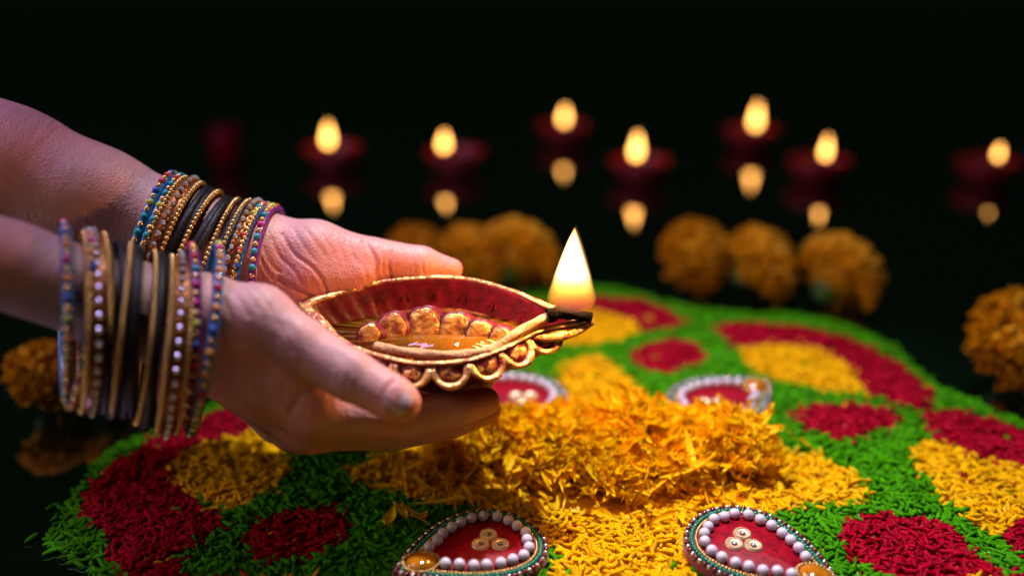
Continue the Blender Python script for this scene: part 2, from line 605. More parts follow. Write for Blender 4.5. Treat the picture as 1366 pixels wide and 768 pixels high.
# ------------------------------------------------------------------ marigolds
def petal_mesh(L, W, curl, ruf, seed, nu=7, nv=6, tip=0.0):
    r = np.random.default_rng(seed)
    t = np.array([0, .22, .46, .68, .84, .95, 1.0]) if nu == 7 else np.linspace(0, 1, nu)
    u = np.linspace(-1, 1, nv)
    T, Uu = np.meshgrid(t, u, indexing='ij')
    w = W * 0.5 * (0.18 + 0.82 * np.sin(np.clip(T * 1.25, 0, 1) * math.pi / 2) ** 1.3) * (1 - 0.35 * tip * T ** 3) * np.sqrt(1 - (0.90 if tip else 0.7) * np.clip((T - 0.68) / 0.32, 0, 1) ** 2.5)
    x = L * (T - 0.10 * Uu ** 2 * T ** 3 + 0.06 * T ** 4 * np.sin(Uu * 8 + r.uniform(0, 6)))
    y = w * Uu
    ph = r.uniform(0, 6.28)
    z = curl * L * T ** 2.2 + 0.22 * W * Uu ** 2 * (0.3 + T) + ruf * W * T ** 2 * np.sin(Uu * r.uniform(3.5, 6.5) + ph)
    x = x - curl * 0.35 * L * np.clip(T - 0.55, 0, 1) ** 1.5 * abs(curl)
    return np.stack([x, y, z], -1).reshape(-1, 3), grid_faces(nu, nv)


head_petals = [petal_mesh(1.0, 0.66, c, 0.17 + 0.05 * (i % 3), 30 + i, 7, 9) for i, c in enumerate((0.35, 0.6, 0.2, 0.8, -0.15, 0.5))]
loose_petals = [petal_mesh(1.0, w_, c, 0.10, 60 + i, tip=0.7) for i, (w_, c) in
                enumerate(((0.22, 0.15), (0.27, 0.35), (0.30, -0.2), (0.18, 0.4), (0.42, 0.22), (0.16, -0.1)))]
HPM = [mesh('petal', V, f, M['petal']) for V, f in head_petals]
LPM = [mesh('petal', V, f, M['petal']) for V, f in loose_petals]


def frame(xa, za):
    x = nrm(xa)
    y = np.cross(za, x)
    if np.linalg.norm(y) < 1e-4:
        y = np.cross([0.3, 0.8, 0.2], x)
    y = nrm(y)
    return np.stack([x, y, np.cross(x, y)], 1)


def head_layout(R, n, seed, sq=0.8):
    """petal placements of a pompon head: (rotation, position, length)"""
    r = np.random.default_rng(seed)
    out = []
    for i in range(n):
        zc = 1 - 1.25 * (i + 0.5) / n
        a = i * 2.39996 + r.normal(0, 0.15)
        s = math.sqrt(max(0, 1 - zc * zc))
        d = np.array([s * math.cos(a), s * math.sin(a), zc * 1.0])
        d2 = nrm(d + r.normal(0, 0.16, 3))
        L = R * (0.36 + 0.12 * r.random()) * (1.0 if zc < 0.6 else 0.9)
        pos = d * np.array([1, 1, sq]) * R * (1 - L / R * 0.92)
        up = np.array([0, 0, 1.0]) - d2 * d2[2]
        if zc > 0.93:
            up = r.normal(size=3)
        up = up + r.normal(0, 0.25, 3)
        out.append((frame(d2, up), pos, L))
    return out


def place(o, Rm, pos, L):
    mt = Matrix.Identity(4)
    for a_ in range(3):
        for b_ in range(3):
            mt[a_][b_] = float(Rm[a_, b_] * L)
        mt[a_][3] = float(pos[a_] * CM)
    o.matrix_local = mt


def tiltm(ax, ay, az):
    cx, sx, cy, sy, cz, sz = math.cos(ax), math.sin(ax), math.cos(ay), math.sin(ay), math.cos(az), math.sin(az)
    Rx = np.array([[1, 0, 0], [0, cx, -sx], [0, sx, cx]])
    Ry = np.array([[cy, 0, sy], [0, 1, 0], [-sy, 0, cy]])
    Rz = np.array([[cz, -sz, 0], [sz, cz, 0], [0, 0, 1]])
    return Rz @ Ry @ Rx


def calyx(R):
    return lathe([(0.02, -0.75 * R), (0.22 * R, -0.74 * R), (0.30 * R, -0.55 * R), (0.45 * R, -0.30 * R), (0.5 * R, -0.1 * R)], 14)


def core(R, sq):
    V, f = ball(R * 0.62, 14, 9)
    return V * np.array([1, 1, sq]), f


def marigold_near(c, R, label, group, seed, tilt=(0, 0, 0), n=170, sq=0.70):
    t = thing('marigold_flower', label, 'flower', c, group)
    Rm = tiltm(*tilt)
    V, f = core(R, sq)
    obj('flower_core', mesh('flower_core', V @ Rm.T, f, M['petal_d']), t)
    V, f = calyx(R * 0.9)
    obj('calyx', mesh('calyx', V @ Rm.T * np.array([1, 1, 0.6]), f, M['calyx']), t)
    for i, (F_, p, L) in enumerate(head_layout(R, n, seed, sq)):
        o = obj('petal', HPM[(i * 7 + seed) % len(HPM)], t)
        place(o, Rm @ F_, Rm @ p, L)
    return t


def far_mesh(R, seed, n=230, sq=0.82):
    lst = []
    for i, (F_, p, L) in enumerate(head_layout(R, n, seed, sq)):
        V, f = head_petals[(i * 7 + seed) % len(head_petals)]
        lst.append((V @ F_.T * L + p, f))
    return merge(lst)


FARM = []
for s_ in range(3):
    V, f = far_mesh(1.0, 200 + s_)
    FARM.append((V, f))


def marigold_far(c, R, label, group, k, tilt=(0, 0, 0)):
    t = thing('marigold_flower', label, 'flower', c, group)
    Rm = tiltm(*tilt)
    V, f = FARM[k % 3]
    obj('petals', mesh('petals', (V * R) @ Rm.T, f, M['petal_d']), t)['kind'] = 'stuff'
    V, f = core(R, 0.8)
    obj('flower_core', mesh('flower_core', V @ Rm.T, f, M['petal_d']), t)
    V, f = calyx(R * 0.9)
    obj('calyx', mesh('calyx', V @ Rm.T, f, M['calyx']), t)
    return t


heads = [  # pixel of the head's middle, its height, radius, tilt
    ((972, 615), 0.45, 2.25, (0.1, 0.5, 0.3), 'ruffled marigold head lying beside the ray of yellow rice in full light'),
    ((898, 645), 0.05, 1.9, (0.6, 0.25, 1.3), 'marigold head touching the brightly lit drop ornament with golden studs'),
    ((822, 655), 0.05, 1.9, (0.7, -0.1, 2.0), 'marigold head at the foot of the heap between the two nearer ornaments'),
    ((742, 642), 0.1, 1.9, (0.6, -0.4, 0.7), 'marigold head half in shadow beside the shaded drop ornament'),
    ((682, 612), 0.35, 2.0, (0.2, -0.4, 3.0), 'dark shaded marigold head directly below the fingertips'),
    ((610, 625), -0.1, 1.6, (0.3, -0.5, 4.0), 'flattened marigold head in full shadow under the hands'),
    ((750, 604), 0.10, 1.9, (-0.2, -0.2, 1.0), 'marigold head next to the pearl ornament half hidden by fingertips'),
    ((842, 608), 0.55, 2.1, (-0.1, 0.1, 5.0), 'marigold head in the middle of the heap under loose petals'),
    ((905, 612), 0.20, 1.9, (-0.1, 0.3, 5.5), 'marigold head touching the petal-covered pearl ornament beyond the heap'),
]
for i, (pq, z, R, tl, lb) in enumerate(heads):
    c = G(pq[0], pq[1], z)
    marigold_near((c[0], c[1], z + 0.3), R, lb, 'marigold heads in the centre of the rangoli', 300 + i, tl, n=290 if i < 5 else 200)

heap = thing('petal_heap', 'heap of torn loose orange yellow marigold petals in the rangoli centre', 'petals', (0, 0, 0))
lst = []
hx = np.array([G(h[0][0], h[0][1], h[1])[:2] for h in heads])
hz = np.array([h[1] + 0.3 for h in heads])
hR = np.array([h[2] for h in heads])


def heap_z(x, y):
    d = np.hypot(hx[:, 0] - x, hx[:, 1] - y)
    top = np.where(d < hR, hz + np.sqrt(np.maximum(hR ** 2 - d ** 2, 0)) * 0.70, 0)
    return max(0.55, top.max())


n_l = 0
cands = []
while len(cands) < 2500:
    if rng.random() < 0.74:
        x, y = rng.normal(0.1, 2.5), rng.normal(0.2, 1.6)
    else:
        x, y = rng.normal(-0.8, 4.6), rng.normal(-0.9, 2.4)
    if abs(x) > 9 or y < -4.6 or y > 3.2:
        continue
    z = heap_z(x, y)
    if z < 0.6 and rng.random() < 0.6:
        continue
    cands.append((x, y, z))
for i, (x, y, z) in enumerate(cands):
    L = rng.uniform(0.6, 1.5) * (1.6 if i % 7 == 0 else 1.0)
    a = rng.uniform(0, 6.28)
    d = np.array([math.cos(a), math.sin(a), rng.normal(0.08, 0.25)])
    Fm = frame(d, np.array([rng.normal(0, 0.4), rng.normal(0, 0.4), 1.0]))
    p = np.array([x, y, z + rng.uniform(-0.15, 0.3)]) - nrm(d) * L * 0.5
    p[2] = max(p[2], 0.45)
    if i < 290:
        p[2] += 0.06
        place(obj('petal', LPM[i % len(LPM)], heap), Fm, p, L)
    else:
        V, f = loose_petals[i % len(loose_petals)]
        lst.append((V @ Fm.T * L + p, f))
V, f = merge(lst)
tag(part('loose_petals', V, f, M['petal_i'], heap), kind='stuff')

# whole marigolds behind and beside the rangoli, on the black table
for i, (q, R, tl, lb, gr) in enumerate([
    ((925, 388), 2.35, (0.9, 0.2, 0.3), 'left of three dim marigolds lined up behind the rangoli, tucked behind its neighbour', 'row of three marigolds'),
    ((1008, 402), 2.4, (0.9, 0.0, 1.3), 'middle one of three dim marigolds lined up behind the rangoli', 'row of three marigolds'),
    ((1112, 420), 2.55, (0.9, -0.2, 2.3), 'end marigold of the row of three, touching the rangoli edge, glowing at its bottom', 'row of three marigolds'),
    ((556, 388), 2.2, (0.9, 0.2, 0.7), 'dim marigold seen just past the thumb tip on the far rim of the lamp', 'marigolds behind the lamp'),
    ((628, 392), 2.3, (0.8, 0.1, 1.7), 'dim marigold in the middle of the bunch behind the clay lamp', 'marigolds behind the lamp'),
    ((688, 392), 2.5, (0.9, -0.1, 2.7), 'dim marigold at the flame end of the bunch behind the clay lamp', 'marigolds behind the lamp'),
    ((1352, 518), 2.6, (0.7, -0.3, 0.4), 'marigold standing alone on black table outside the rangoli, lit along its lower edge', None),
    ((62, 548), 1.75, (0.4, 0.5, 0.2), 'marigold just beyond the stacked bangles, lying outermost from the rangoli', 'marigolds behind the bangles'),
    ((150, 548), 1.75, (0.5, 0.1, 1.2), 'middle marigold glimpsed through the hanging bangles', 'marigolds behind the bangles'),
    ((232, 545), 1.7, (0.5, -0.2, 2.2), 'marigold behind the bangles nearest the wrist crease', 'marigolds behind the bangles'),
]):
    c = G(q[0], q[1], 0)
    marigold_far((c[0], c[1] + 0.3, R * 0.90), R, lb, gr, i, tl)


# ------------------------------------------------------------------ drop-shaped ornaments
def drop_curve(s, n=240):
    """outline of the drop, inset by s, in local cm (tip at +x)"""
    t = np.linspace(0, 2 * math.pi, n, endpoint=False) + 1e-3
    x = np.cos(t) * 2.95
    y = np.sin(t) * np.abs(np.sin(t / 2)) ** 0.9 * 2.15 / 0.785
    C = np.stack([x, y], -1)
    T = np.roll(C, -1, 0) - np.roll(C, 1, 0)
    T /= np.linalg.norm(T, axis=1)[:, None]
    N = np.stack([-T[:, 1], T[:, 0]], -1)
    Q = C + N * s
    # drop the points that ended up outside or folded near the tip
    keep = inside(C, Q[:, 0], Q[:, 1]) if s > 0 else np.ones(n, bool)
    dist = np.sqrt(((Q[:, None] - C[None]) ** 2).sum(-1)).min(1)
    return Q[keep & (dist > s * 0.96)] if s > 0 else Q


def along(C, step, closed=True):
    P_ = np.concatenate([C, C[:1]]) if closed else C
    seg = np.linalg.norm(np.diff(P_, axis=0), axis=1)
    L = np.r_[0, np.cumsum(seg)]
    n_ = int(round(L[-1] / step))
    s = np.linspace(0, L[-1], n_, endpoint=False)
    return np.stack([np.interp(s, L, P_[:, 0]), np.interp(s, L, P_[:, 1])], -1)


def slab(C, z0, z1, bevel=0.06):
    n_ = len(C)
    ce = C.mean(0)
    rings = [np.c_[C, np.full(n_, z0)], np.c_[C, np.full(n_, z1 - bevel)], np.c_[ce + (C - ce) * (1 - bevel / 2), np.full(n_, z1)]]
    V = np.concatenate(rings + [[[ce[0], ce[1], z1]]])
    f = grid_faces(3, n_, False, True)[:, ::-1]
    j = np.arange(n_)
    tr = np.stack([2 * n_ + j, 2 * n_ + (j + 1) % n_, np.full(n_, 3 * n_)], 1)
    return V, [f, tr]


ORN = {}


def build_ornament():
    T = 0.30
    parts = []
    V, f = slab(drop_curve(0.0), 0, T)
    parts.append(('felt_base', mesh('felt_base', V, f, M['felt']), (0, 0, 0), None))
    V, f = slab(drop_curve(0.62), T - 0.1, T + 0.05)
    parts.append(('red_panel', mesh('red_panel', V, f, M['gloss_red']), (0, 0, 0), None))
    a = along(drop_curve(0.10), 0.205)
    a3 = np.c_[a, np.full(len(a), T + 0.03)]
    od = np.arange(len(a3)) % 2 == 0
    V, f = merge([balls(a3[od], 0.095, 8, 5), balls(a3[~od], 0.085, 8, 5)])
    nq = od.sum()
    V1, f1 = balls(a3[od], 0.112)
    V2, f2 = balls(a3[~od], 0.10)
    V, f = merge([(V1, f1), (V2, f2)])
    mi = []
    for k in range(len(f)):
        mi += [0] * len(f1[k]) + [1] * len(f2[k])
    parts.append(('outer_bead_row', mesh('outer_bead_row', V, f, [M['bead_dark'], M['bead_silver']], midx=mi), (0, 0, 0), 'stuff'))
    a = along(drop_curve(0.285), 0.155)
    V, f = balls(np.c_[a, np.full(len(a), T + 0.05)], 0.083)
    parts.append(('green_bead_row', mesh('green_bead_row', V, f, M['bead_green']), (0, 0, 0), 'stuff'))
    a = along(drop_curve(0.435), 0.13)
    V, f = balls(np.c_[a, np.full(len(a), T + 0.05)], 0.068)
    parts.append(('gold_bead_row', mesh('gold_bead_row', V, f, M['bead_gold']), (0, 0, 0), 'stuff'))
    V, f = ball(0.205, 16, 10)
    pm = mesh('pearl', V, f, M['pearl'])
    a = along(drop_curve(0.72), 0.475)
    for x, y in a:
        if math.hypot(x - 1.85, y) > 0.82:
            parts.append(('pearl', pm, (x + rng.normal(0, 0.018), y + rng.normal(0, 0.018), T + 0.19 + rng.normal(0, 0.012)), None))
    # amber stone by the tip with its ring of beads
    V, f = ball(1, 24, 12)
    V = V * np.array([0.56, 0.5, 0.22])
    parts.append(('amber_stone', mesh('amber_stone', V, f, M['amber']), (1.85, 0, T + 0.12), None))
    t = np.linspace(0, 2 * math.pi, 30, endpoint=False)
    V, f = balls(np.c_[0.63 * np.cos(t), 0.57 * np.sin(t), np.zeros(30)], 0.065)
    parts.append(('stone_bead_ring', mesh('stone_bead_ring', V, f, M['bead_gold']), (1.85, 0, T + 0.12), 'stuff'))
    # three small set studs near the round end
    t = np.linspace(0, 2 * math.pi, 22, endpoint=False)
    Vd, fd = lathe([(0.0, 0.05), (0.2, 0.05), (0.25, 0.08), (0.32, 0.06), (0.33, 0.0)], 22)
    Vb, fb = balls(np.c_[0.27 * np.cos(t), 0.27 * np.sin(t), np.full(22, 0.08)], 0.042, 6, 4)
    sv, sf = merge([(Vd, fd), (Vb, fb)])
    sm = mesh('stud', sv, sf, M['stud'])
    V, f = ball(1, 8, 4)
    gm_ = mesh('stone', V * np.array([0.12, 0.12, 0.07]), f, M['bead_silver'], smooth=False)
    for x, y in ((-1.12, 0.33), (-1.05, -0.38), (-0.5, 0.0)):
        parts.append(('stud', sm, (x, y, T + 0.05), None, ('stone', gm_, (0, 0, 0.08))))
    return parts


OP = build_ornament()
for (x, y, ang, tx, ty, lb) in [
    (5.05, -6.95, -41, 0.04, 0.03, 'brightly lit pearl-edged drop ornament with golden studs beside a red rice drop'),
    (-5.45, -6.75, 211, -0.02, 0.05, 'shaded pearl-edged drop ornament lying in the shadow of the hands'),
    (6.05, 4.65, 33, 0.16, 0.02, 'pearl-edged drop ornament beyond the heap, partly covered by marigold petals'),
    (-4.1, 5.25, 146, 0.14, 0.0, 'pearl-edged drop ornament half hidden behind the fingertips'),
]:
    t = thing('drop_ornament', lb, 'ornament', (x, y, 0.60), 'pearl-edged ornaments round the petal heap')
    t.rotation_euler = Matrix((tiltm(tx, ty, 0) @ tiltm(0, 0, math.radians(ang))).tolist()).to_euler()
    for p in OP:
        o = obj(p[0], p[1], t, p[2])
        if p[3]:
            o['kind'] = p[3]
        if len(p) > 4:
            obj(p[4][0], p[4][1], o, p[4][2])

# ------------------------------------------------------------------ the clay lamp (diya)
DC = U(590, 432, 37.7)
TILT = math.radians(13)
DX = np.array([1., 0, 0])
DY = np.array([0, math.cos(TILT), math.sin(TILT)])
DZ = np.array([0, -math.sin(TILT), math.cos(TILT)])


def dl(P):
    P = np.asarray(P, float)
    P = P * HS
    return DC + P[..., 0:1] * DX + P[..., 1:2] * DY + P[..., 2:3] * DZ


RIM = [(5.55, 0.30), (4.75, -0.10), (3.76, -0.45), (2.61, -1.38), (1.6, -2.05), (0.42, -2.42), (-1.2, -2.36), (-3.29, -1.42),
       (-4.60, 0.05), (-5.40, 1.20), (-4.38, 2.0), (-2.93, 2.78), (-1.11, 3.16), (0.75, 3.10), (2.61, 2.26), (4.05, 1.18), (4.95, 0.62)]
NR = 160
RC = spline(np.array(RIM), NR, True)
# walk far->near consistent, counter-clockwise from above
area = np.sum(RC[:, 0] * np.roll(RC[:, 1], -1) - RC[:, 1] * np.roll(RC[:, 0], -1))
if area < 0:
    RC = RC[::-1]
CE = np.array([-0.1, 0.38])
Tn = np.roll(RC, -1, 0) - np.roll(RC, 1, 0)
Tn /= np.linalg.norm(Tn, axis=1)[:, None]
ON = np.stack([Tn[:, 1], -Tn[:, 0]], -1)          # outward


def ringz(scale, z, shift=0.0, flute=0.0):
    fl = flute * np.sin(np.arange(NR) * 2 * math.pi / NR * 40)
    Q = CE + (RC - CE) * (np.asarray(scale)) + ON * (shift + fl[:, None])
    return np.c_[Q, np.full(NR, z)]


lampo = thing('oil_lamp', 'leaf-shaped red clay lamp with gold rim and scallops, held in two hands', 'oil lamp', dl([-0.1, 0.38, -3.1]))
lb_ = np.array(dl([-0.1, 0.38, -3.1])).ravel()
rings = [ringz(0.30, -3.05), ringz(0.36, -3.0), ringz(0.40, -2.75), ringz(0.55, -2.35), ringz(0.74, -1.6), ringz(0.88, -0.95),
         ringz(0.97, -0.4), ringz(1.0, -0.12, 0.10), ringz(1.0, 0.04, 0.06), ringz(1.0, 0.05, -0.08), ringz(0.975, -0.10, -0.06, 0.012),
         ringz(0.93, -0.55, -0.03, 0.022), ringz(0.84, -1.15, 0, 0.025), ringz(0.68, -1.75, 0, 0.02), ringz(0.40, -2.1), ringz(0.05, -2.2)]
V = dl(np.concatenate(rings))
f = grid_faces(len(rings), NR, False, True)
bot = np.array([[NR - 1 - j for j in range(NR)]])
mi = np.zeros(len(f), int)
part('bowl', V, [f], M['clay'], lampo, lb_)
V = dl(np.concatenate([ringz(0.83, -1.16, -0.02), ringz(0.67, -1.72, -0.03), ringz(0.40, -2.06), ringz(0.02, -2.15)]))
part('gold_floor', V, [grid_faces(4, NR, False, True)], M['amber_gold'], lampo, lb_)
# gold rim band
ang_l = np.clip((-RC[:, 0] - 1.0) / 4.0, 0, 1) * np.clip((RC[:, 1] + 0.3) / 1.5, 0, 1)
ang_s = np.clip((RC[:, 0] - 3.0) / 2.2, 0, 1)
rr_ = 0.105 + 0.09 * ang_l + 0.05 * ang_s + 0.018 * vnoise(RC, 3.0, 8)
V, f = tube(dl(np.c_[RC + ON * 0.02, 0.045 + 0.01 * vnoise(RC, 4, 9)]), rr_, 10, True, flat=0.55, upv=DZ)
part('rim', V, f, M['gold'], lampo, lb_)
# gold lip of the spout
t = np.linspace(0, 1, 14)
lipc = np.c_[3.3 + 2.55 * t, -0.62 + 0.85 * t ** 1.6, -0.10 - 0.12 * np.sin(t * 3)]
V, f = tube(dl(lipc), 0.10 + 0.26 * np.sin(np.clip(t * 1.05, 0, 1) * math.pi) ** 0.7, 12, flat=0.45, upv=DZ)
part('spout_lip', V, f, M['gold'], lampo, lb_)


def scallop(i0, wd, drop_, seed):
    """one scallop on the outside, its middle at rim index i0"""
    c = np.r_[RC[i0] + ON[i0] * 0.10, -0.16]
    tv = np.r_[Tn[i0], 0]
    ov = nrm(np.r_[ON[i0] * 0.80, -0.62])
    nv = nrm(np.cross(tv, ov))
    if nv[2] < 0:
        nv = -nv
    a = np.linspace(-0.1, math.pi + 0.1, 15)
    r = np.linspace(0, 1, 6)
    A, R_ = np.meshgrid(a, r, indexing='ij')
    uu, vv = np.cos(A) * R_ * wd, np.sin(A) * R_ * drop_
    hh = 0.10 * (1 - R_ ** 2) - 0.30 * (R_ ** 6)
    top = c + uu[..., None] * tv + vv[..., None] * ov + hh[..., None] * nv
    # skirt folding back under to the bowl
    low = c + (np.cos(a) * wd * 0.7)[:, None] * tv + (np.sin(a) * drop_ * 0.45)[:, None] * ov + (-0.85) * nv
    V1 = np.concatenate([top, low[:, None]], 1).reshape(-1, 3)
    o = part('scallop', dl(V1), grid_faces(15, 7), M['clay'], lampo, lb_)
    arc = c + (np.cos(a) * wd * 0.93)[:, None] * tv + (np.sin(a) * drop_ * 0.93)[:, None] * ov + 0.0 * nv
    V, f = tube(dl(arc), 0.15 + 0.025 * np.sin(a * 4 + seed), 8, flat=0.65, upv=DZ)
    part('gold_edge', V, f, M['gold'], o, lb_)
    arc = c + (np.cos(a) * wd * 0.46)[:, None] * tv + (np.sin(a) * drop_ * 0.50)[:, None] * ov + 0.10 * nv
    Bv, Bf = ball(1, 14, 8)
    Bv = c + 0.17 * ov + Bv[:, 0:1] * (wd * 0.64) * tv + Bv[:, 1:2] * (drop_ * 0.43) * ov + Bv[:, 2:3] * 0.10 * nv
    Bv = dl(Bv + (0.03 * vnoise(Bv, 7.0, seed))[:, None] * nv)
    part('gold_crescent', Bv, Bf, M['amber_gold'], o, lb_)


cum = np.r_[0, np.cumsum(np.linalg.norm(np.roll(RC, -1, 0) - RC, axis=1))]
per = cum[-1]
spd = per / 19.0
for k in range(19):
    i0 = int(np.searchsorted(cum, (k + 0.5) * spd)) % NR
    if RC[i0][0] > 4.35 or RC[i0][0] < -4.9:
        continue
    scallop(i0, spd * 0.50, 0.74, k)
# gold folds at the pointed back end
for k, (x0, y0, x1, y1) in enumerate([(-5.5, 1.15, -4.0, -0.5), (-5.75, 1.35, -4.3, -0.6), (-5.6, 1.3, -4.0, 2.5)]):
    t = np.linspace(0, 1, 10)[:, None]
    P_ = np.array([[x0, y0, 0.0]]) * (1 - t) + np.array([[x1, y1, -0.28]]) * t
    P_[:, 2] += 0.12 * np.sin(t[:, 0] * 3.1)
    V, f = tube(dl(P_), 0.09 + 0.05 * np.sin(t[:, 0] * 3.1), 8, upv=DZ)
    part('gold_fold', V, f, M['gold'], lampo, lb_)
# petals in relief standing inside the bowl
for k, (qx, qy, dd, wd, ht, an) in enumerate([(492, 440, 37.9, 0.42, 0.75, 0.5), (523, 430, 38.3, 0.55, 0.95, 0.25), (565, 425, 38.5, 0.62, 1.05, 0.1),
                                              (607, 430, 38.5, 0.62, 0.95, -0.05), (640, 438, 38.3, 0.52, 0.85, -0.2), (668, 443, 38.1, 0.42, 0.7, -0.3)]):
    c = U(qx, qy + 8, dd)
    wd, ht = wd * HS * 1.15, ht * HS * 1.2
    uu_ = nrm(np.array([math.cos(an), 0, math.sin(an) * -0.25]))
    vv_ = nrm(np.array([math.sin(an) * 0.4, 0.45, 0.9]))
    nn_ = nrm(np.cross(uu_, vv_))
    if nn_[1] > 0:
        nn_ = -nn_
    a = np.linspace(0, 2 * math.pi, 28, endpoint=False)
    ol = np.stack([np.cos(a) * wd, np.where(np.sin(a) > 0, np.sin(a) * ht * 0.62, np.sin(a) * ht * 1.3)], -1) * (1 + 0.05 * np.sin(a * 5 + k) + 0.03 * np.sin(a * 11 + 2 * k))[:, None]
    r0 = [ol * 1.0, ol * 1.0, ol * 0.9]
    zz = [-0.26, 0.0, 0.05]
    V = np.concatenate([c + q[:, 0:1] * uu_ + q[:, 1:2] * vv_ + z_ * nn_ + (0.20 * uu_ if z_ < -0.1 else 0) for q, z_ in zip(r0, zz)] + [[c + 0.05 * nn_]])
    j = np.arange(28)
    fq_ = grid_faces(3, 28, False, True)
    tr = np.stack([56 + (j + 1) % 28, 56 + j, np.full(28, 84)], 1)
    o = part('relief_petal', V, [fq_, tr], M['clay'], lampo, lb_)
    V = np.concatenate([c + q[:, 0:1] * uu_ + q[:, 1:2] * vv_ + z_ * nn_ for q, z_ in ((ol * 0.88, 0.03), (ol * 0.82, 0.085), (ol * 0.4, 0.09))] + [[c + 0.09 * nn_]])
    part('gold_face', V, [fq_, tr], M['amber_gold'], o, lb_)
# oil
oil_z = DC[2] - 0.60
prof = np.stack([dl(r) for r in rings[9:]], 0)         # rings x NR x 3
zz = prof[:, :, 2]
pts = []
for j in range(NR):
    z_ = zz[:, j]
    k = np.where((z_[:-1] >= oil_z) & (z_[1:] < oil_z))[0]
    if len(k):
        k = k[0]
        u = (z_[k] - oil_z) / (z_[k] - z_[k + 1])
        pts.append(prof[k, j] * (1 - u) + prof[k + 1, j] * u)
    else:
        pts.append(prof[0, j] * [1, 1, 0] + [0, 0, oil_z])
pts = np.array(pts)
pc = pts.mean(0)
pts = pc + (pts - pc) * 1.006
V = np.concatenate([pts, pc + (pts - pc) * 0.985 + [0, 0, -0.02], [pc + [0, 0, -0.02]]])
j = np.arange(NR)
mo = bpy.data.materials.new('amber oil')
mo.use_nodes = True
nt = mo.node_tree
nt.nodes.remove(nt.nodes['Principled BSDF'])
tr_, gl, ms, fr = (nt.nodes.new(x) for x in ('ShaderNodeBsdfTransparent', 'ShaderNodeBsdfGlossy', 'ShaderNodeMixShader', 'ShaderNodeFresnel'))
tr_.inputs[0].default_value = (1.0, 0.62, 0.16, 1)
gl.inputs['Roughness'].default_value = 0.03
fr.inputs['IOR'].default_value = 1.47
nt.links.new(fr.outputs[0], ms.inputs[0])
df, m0 = nt.nodes.new('ShaderNodeBsdfDiffuse'), nt.nodes.new('ShaderNodeMixShader')
df.inputs[0].default_value = (0.75, 0.27, 0.02, 1)
m0.inputs[0].default_value = 0.28
nt.links.new(tr_.outputs[0], m0.inputs[1])
nt.links.new(df.outputs[0], m0.inputs[2])
nt.links.new(m0.outputs[0], ms.inputs[1])
nt.links.new(gl.outputs[0], ms.inputs[2])
nt.links.new(ms.outputs[0], nt.nodes['Material Output'].inputs[0])
nt.links.new
part('oil', V, [grid_faces(2, NR, False, True), np.stack([NR + j, NR + (j + 1) % NR, np.full(NR, 2 * NR)], 1)], mo, lampo, lb_)

# wick and flame
wick_px = [(500, 462, 36.6), (545, 470, 36.3), (607, 474, 36.2), (655, 466, 36.4), (695, 441, 36.9), (728, 424, 37.3), (738, 420, 37.4)]
wp = spline([U(*q) for q in wick_px], 60)
wk = thing('cotton_wick', 'twisted cotton wick burning at the lamp\'s spout', 'wick', wp[-1])
tw = np.linspace(0, 40, 60)
V, f = tube(wp, 0.175 + 0.02 * vnoise(wp, 3, 4), 14)
n_ = 60 * 14
an_ = np.tile(np.arange(14) * 2 * math.pi / 14, 60)
V[:n_] += (V[:n_] - np.repeat(wp, 14, 0)) * (0.10 * np.sin(3 * an_ + np.repeat(tw, 14)))[:, None]
part('cotton', V, f, M['cotton'], wk, wp[-1])
cp = spline([U(730, 421, 37.3), U(748, 417, 37.4), U(768, 420, 37.5), U(789, 424, 37.6)], 30)
V, f = tube(cp, 0.25 + 0.05 * vnoise(cp, 4, 14) - 0.04 * np.linspace(0, 1, 30), 16)
V[:480] += (V[:480] - np.repeat(cp, 16, 0)) * (0.22 * vnoise(V[:480], 7.0, 5))[:, None]
part('burnt_tip', V, f, M['char'], wk, wp[-1])
V, f = balls(cp[-1] + rng.normal(0, 0.10, (14, 3)) * [0.4, 1, 1], rng.uniform(0.02, 0.045, 14), 6, 4)
part('ember', V, f, M['ember'], wk, wp[-1])


def outward(V, f):
    """turn every face so that its normal points away from the flame's axis"""
    P_ = V[f]
    n_ = np.cross(P_[:, 1] - P_[:, 0], P_[:, 2] - P_[:, 0])
    d_ = P_.mean(1) - V.mean(0)
    f = f.copy()
    bad = (n_ * d_).sum(1) < 0
    f[bad] = f[bad][:, ::-1]
    return f


def flame_mesh(h, wd, lean, belly=0.25, seg=24, n_=22):
    t = np.linspace(0, 1, n_)
    r = wd * np.where(t < belly, np.sqrt(np.clip(1 - ((belly - t) / (belly * 1.25)) ** 2, 0, 1)),
                      np.clip(1 - ((t - belly) / (1 - belly)), 0, 1) ** 0.9 * (1 + 0.15 * (t - belly)))
    r[0] *= 0.9
    r[-1] = 0.03 * wd
    th = np.arange(seg) * 2 * math.pi / seg
    V = np.stack([r[:, None] * np.cos(th) + (lean * t ** 1.6)[:, None], r[:, None] * np.sin(th), np.repeat((t * h)[:, None], seg, 1)], -1)
    V = V.reshape(-1, 3)
    V = np.concatenate([V, [[0, 0, 0], [lean, 0, h * 1.02]]])
    j = np.arange(seg)
    tr = np.concatenate([np.stack([np.full(seg, n_ * seg), (j + 1) % seg, j], 1),
                         np.stack([np.full(seg, n_ * seg + 1), (n_ - 1) * seg + j, (n_ - 1) * seg + (j + 1) % seg], 1)])
    return V, [outward(V, grid_faces(n_, seg, False, True)), outward(V, tr)]


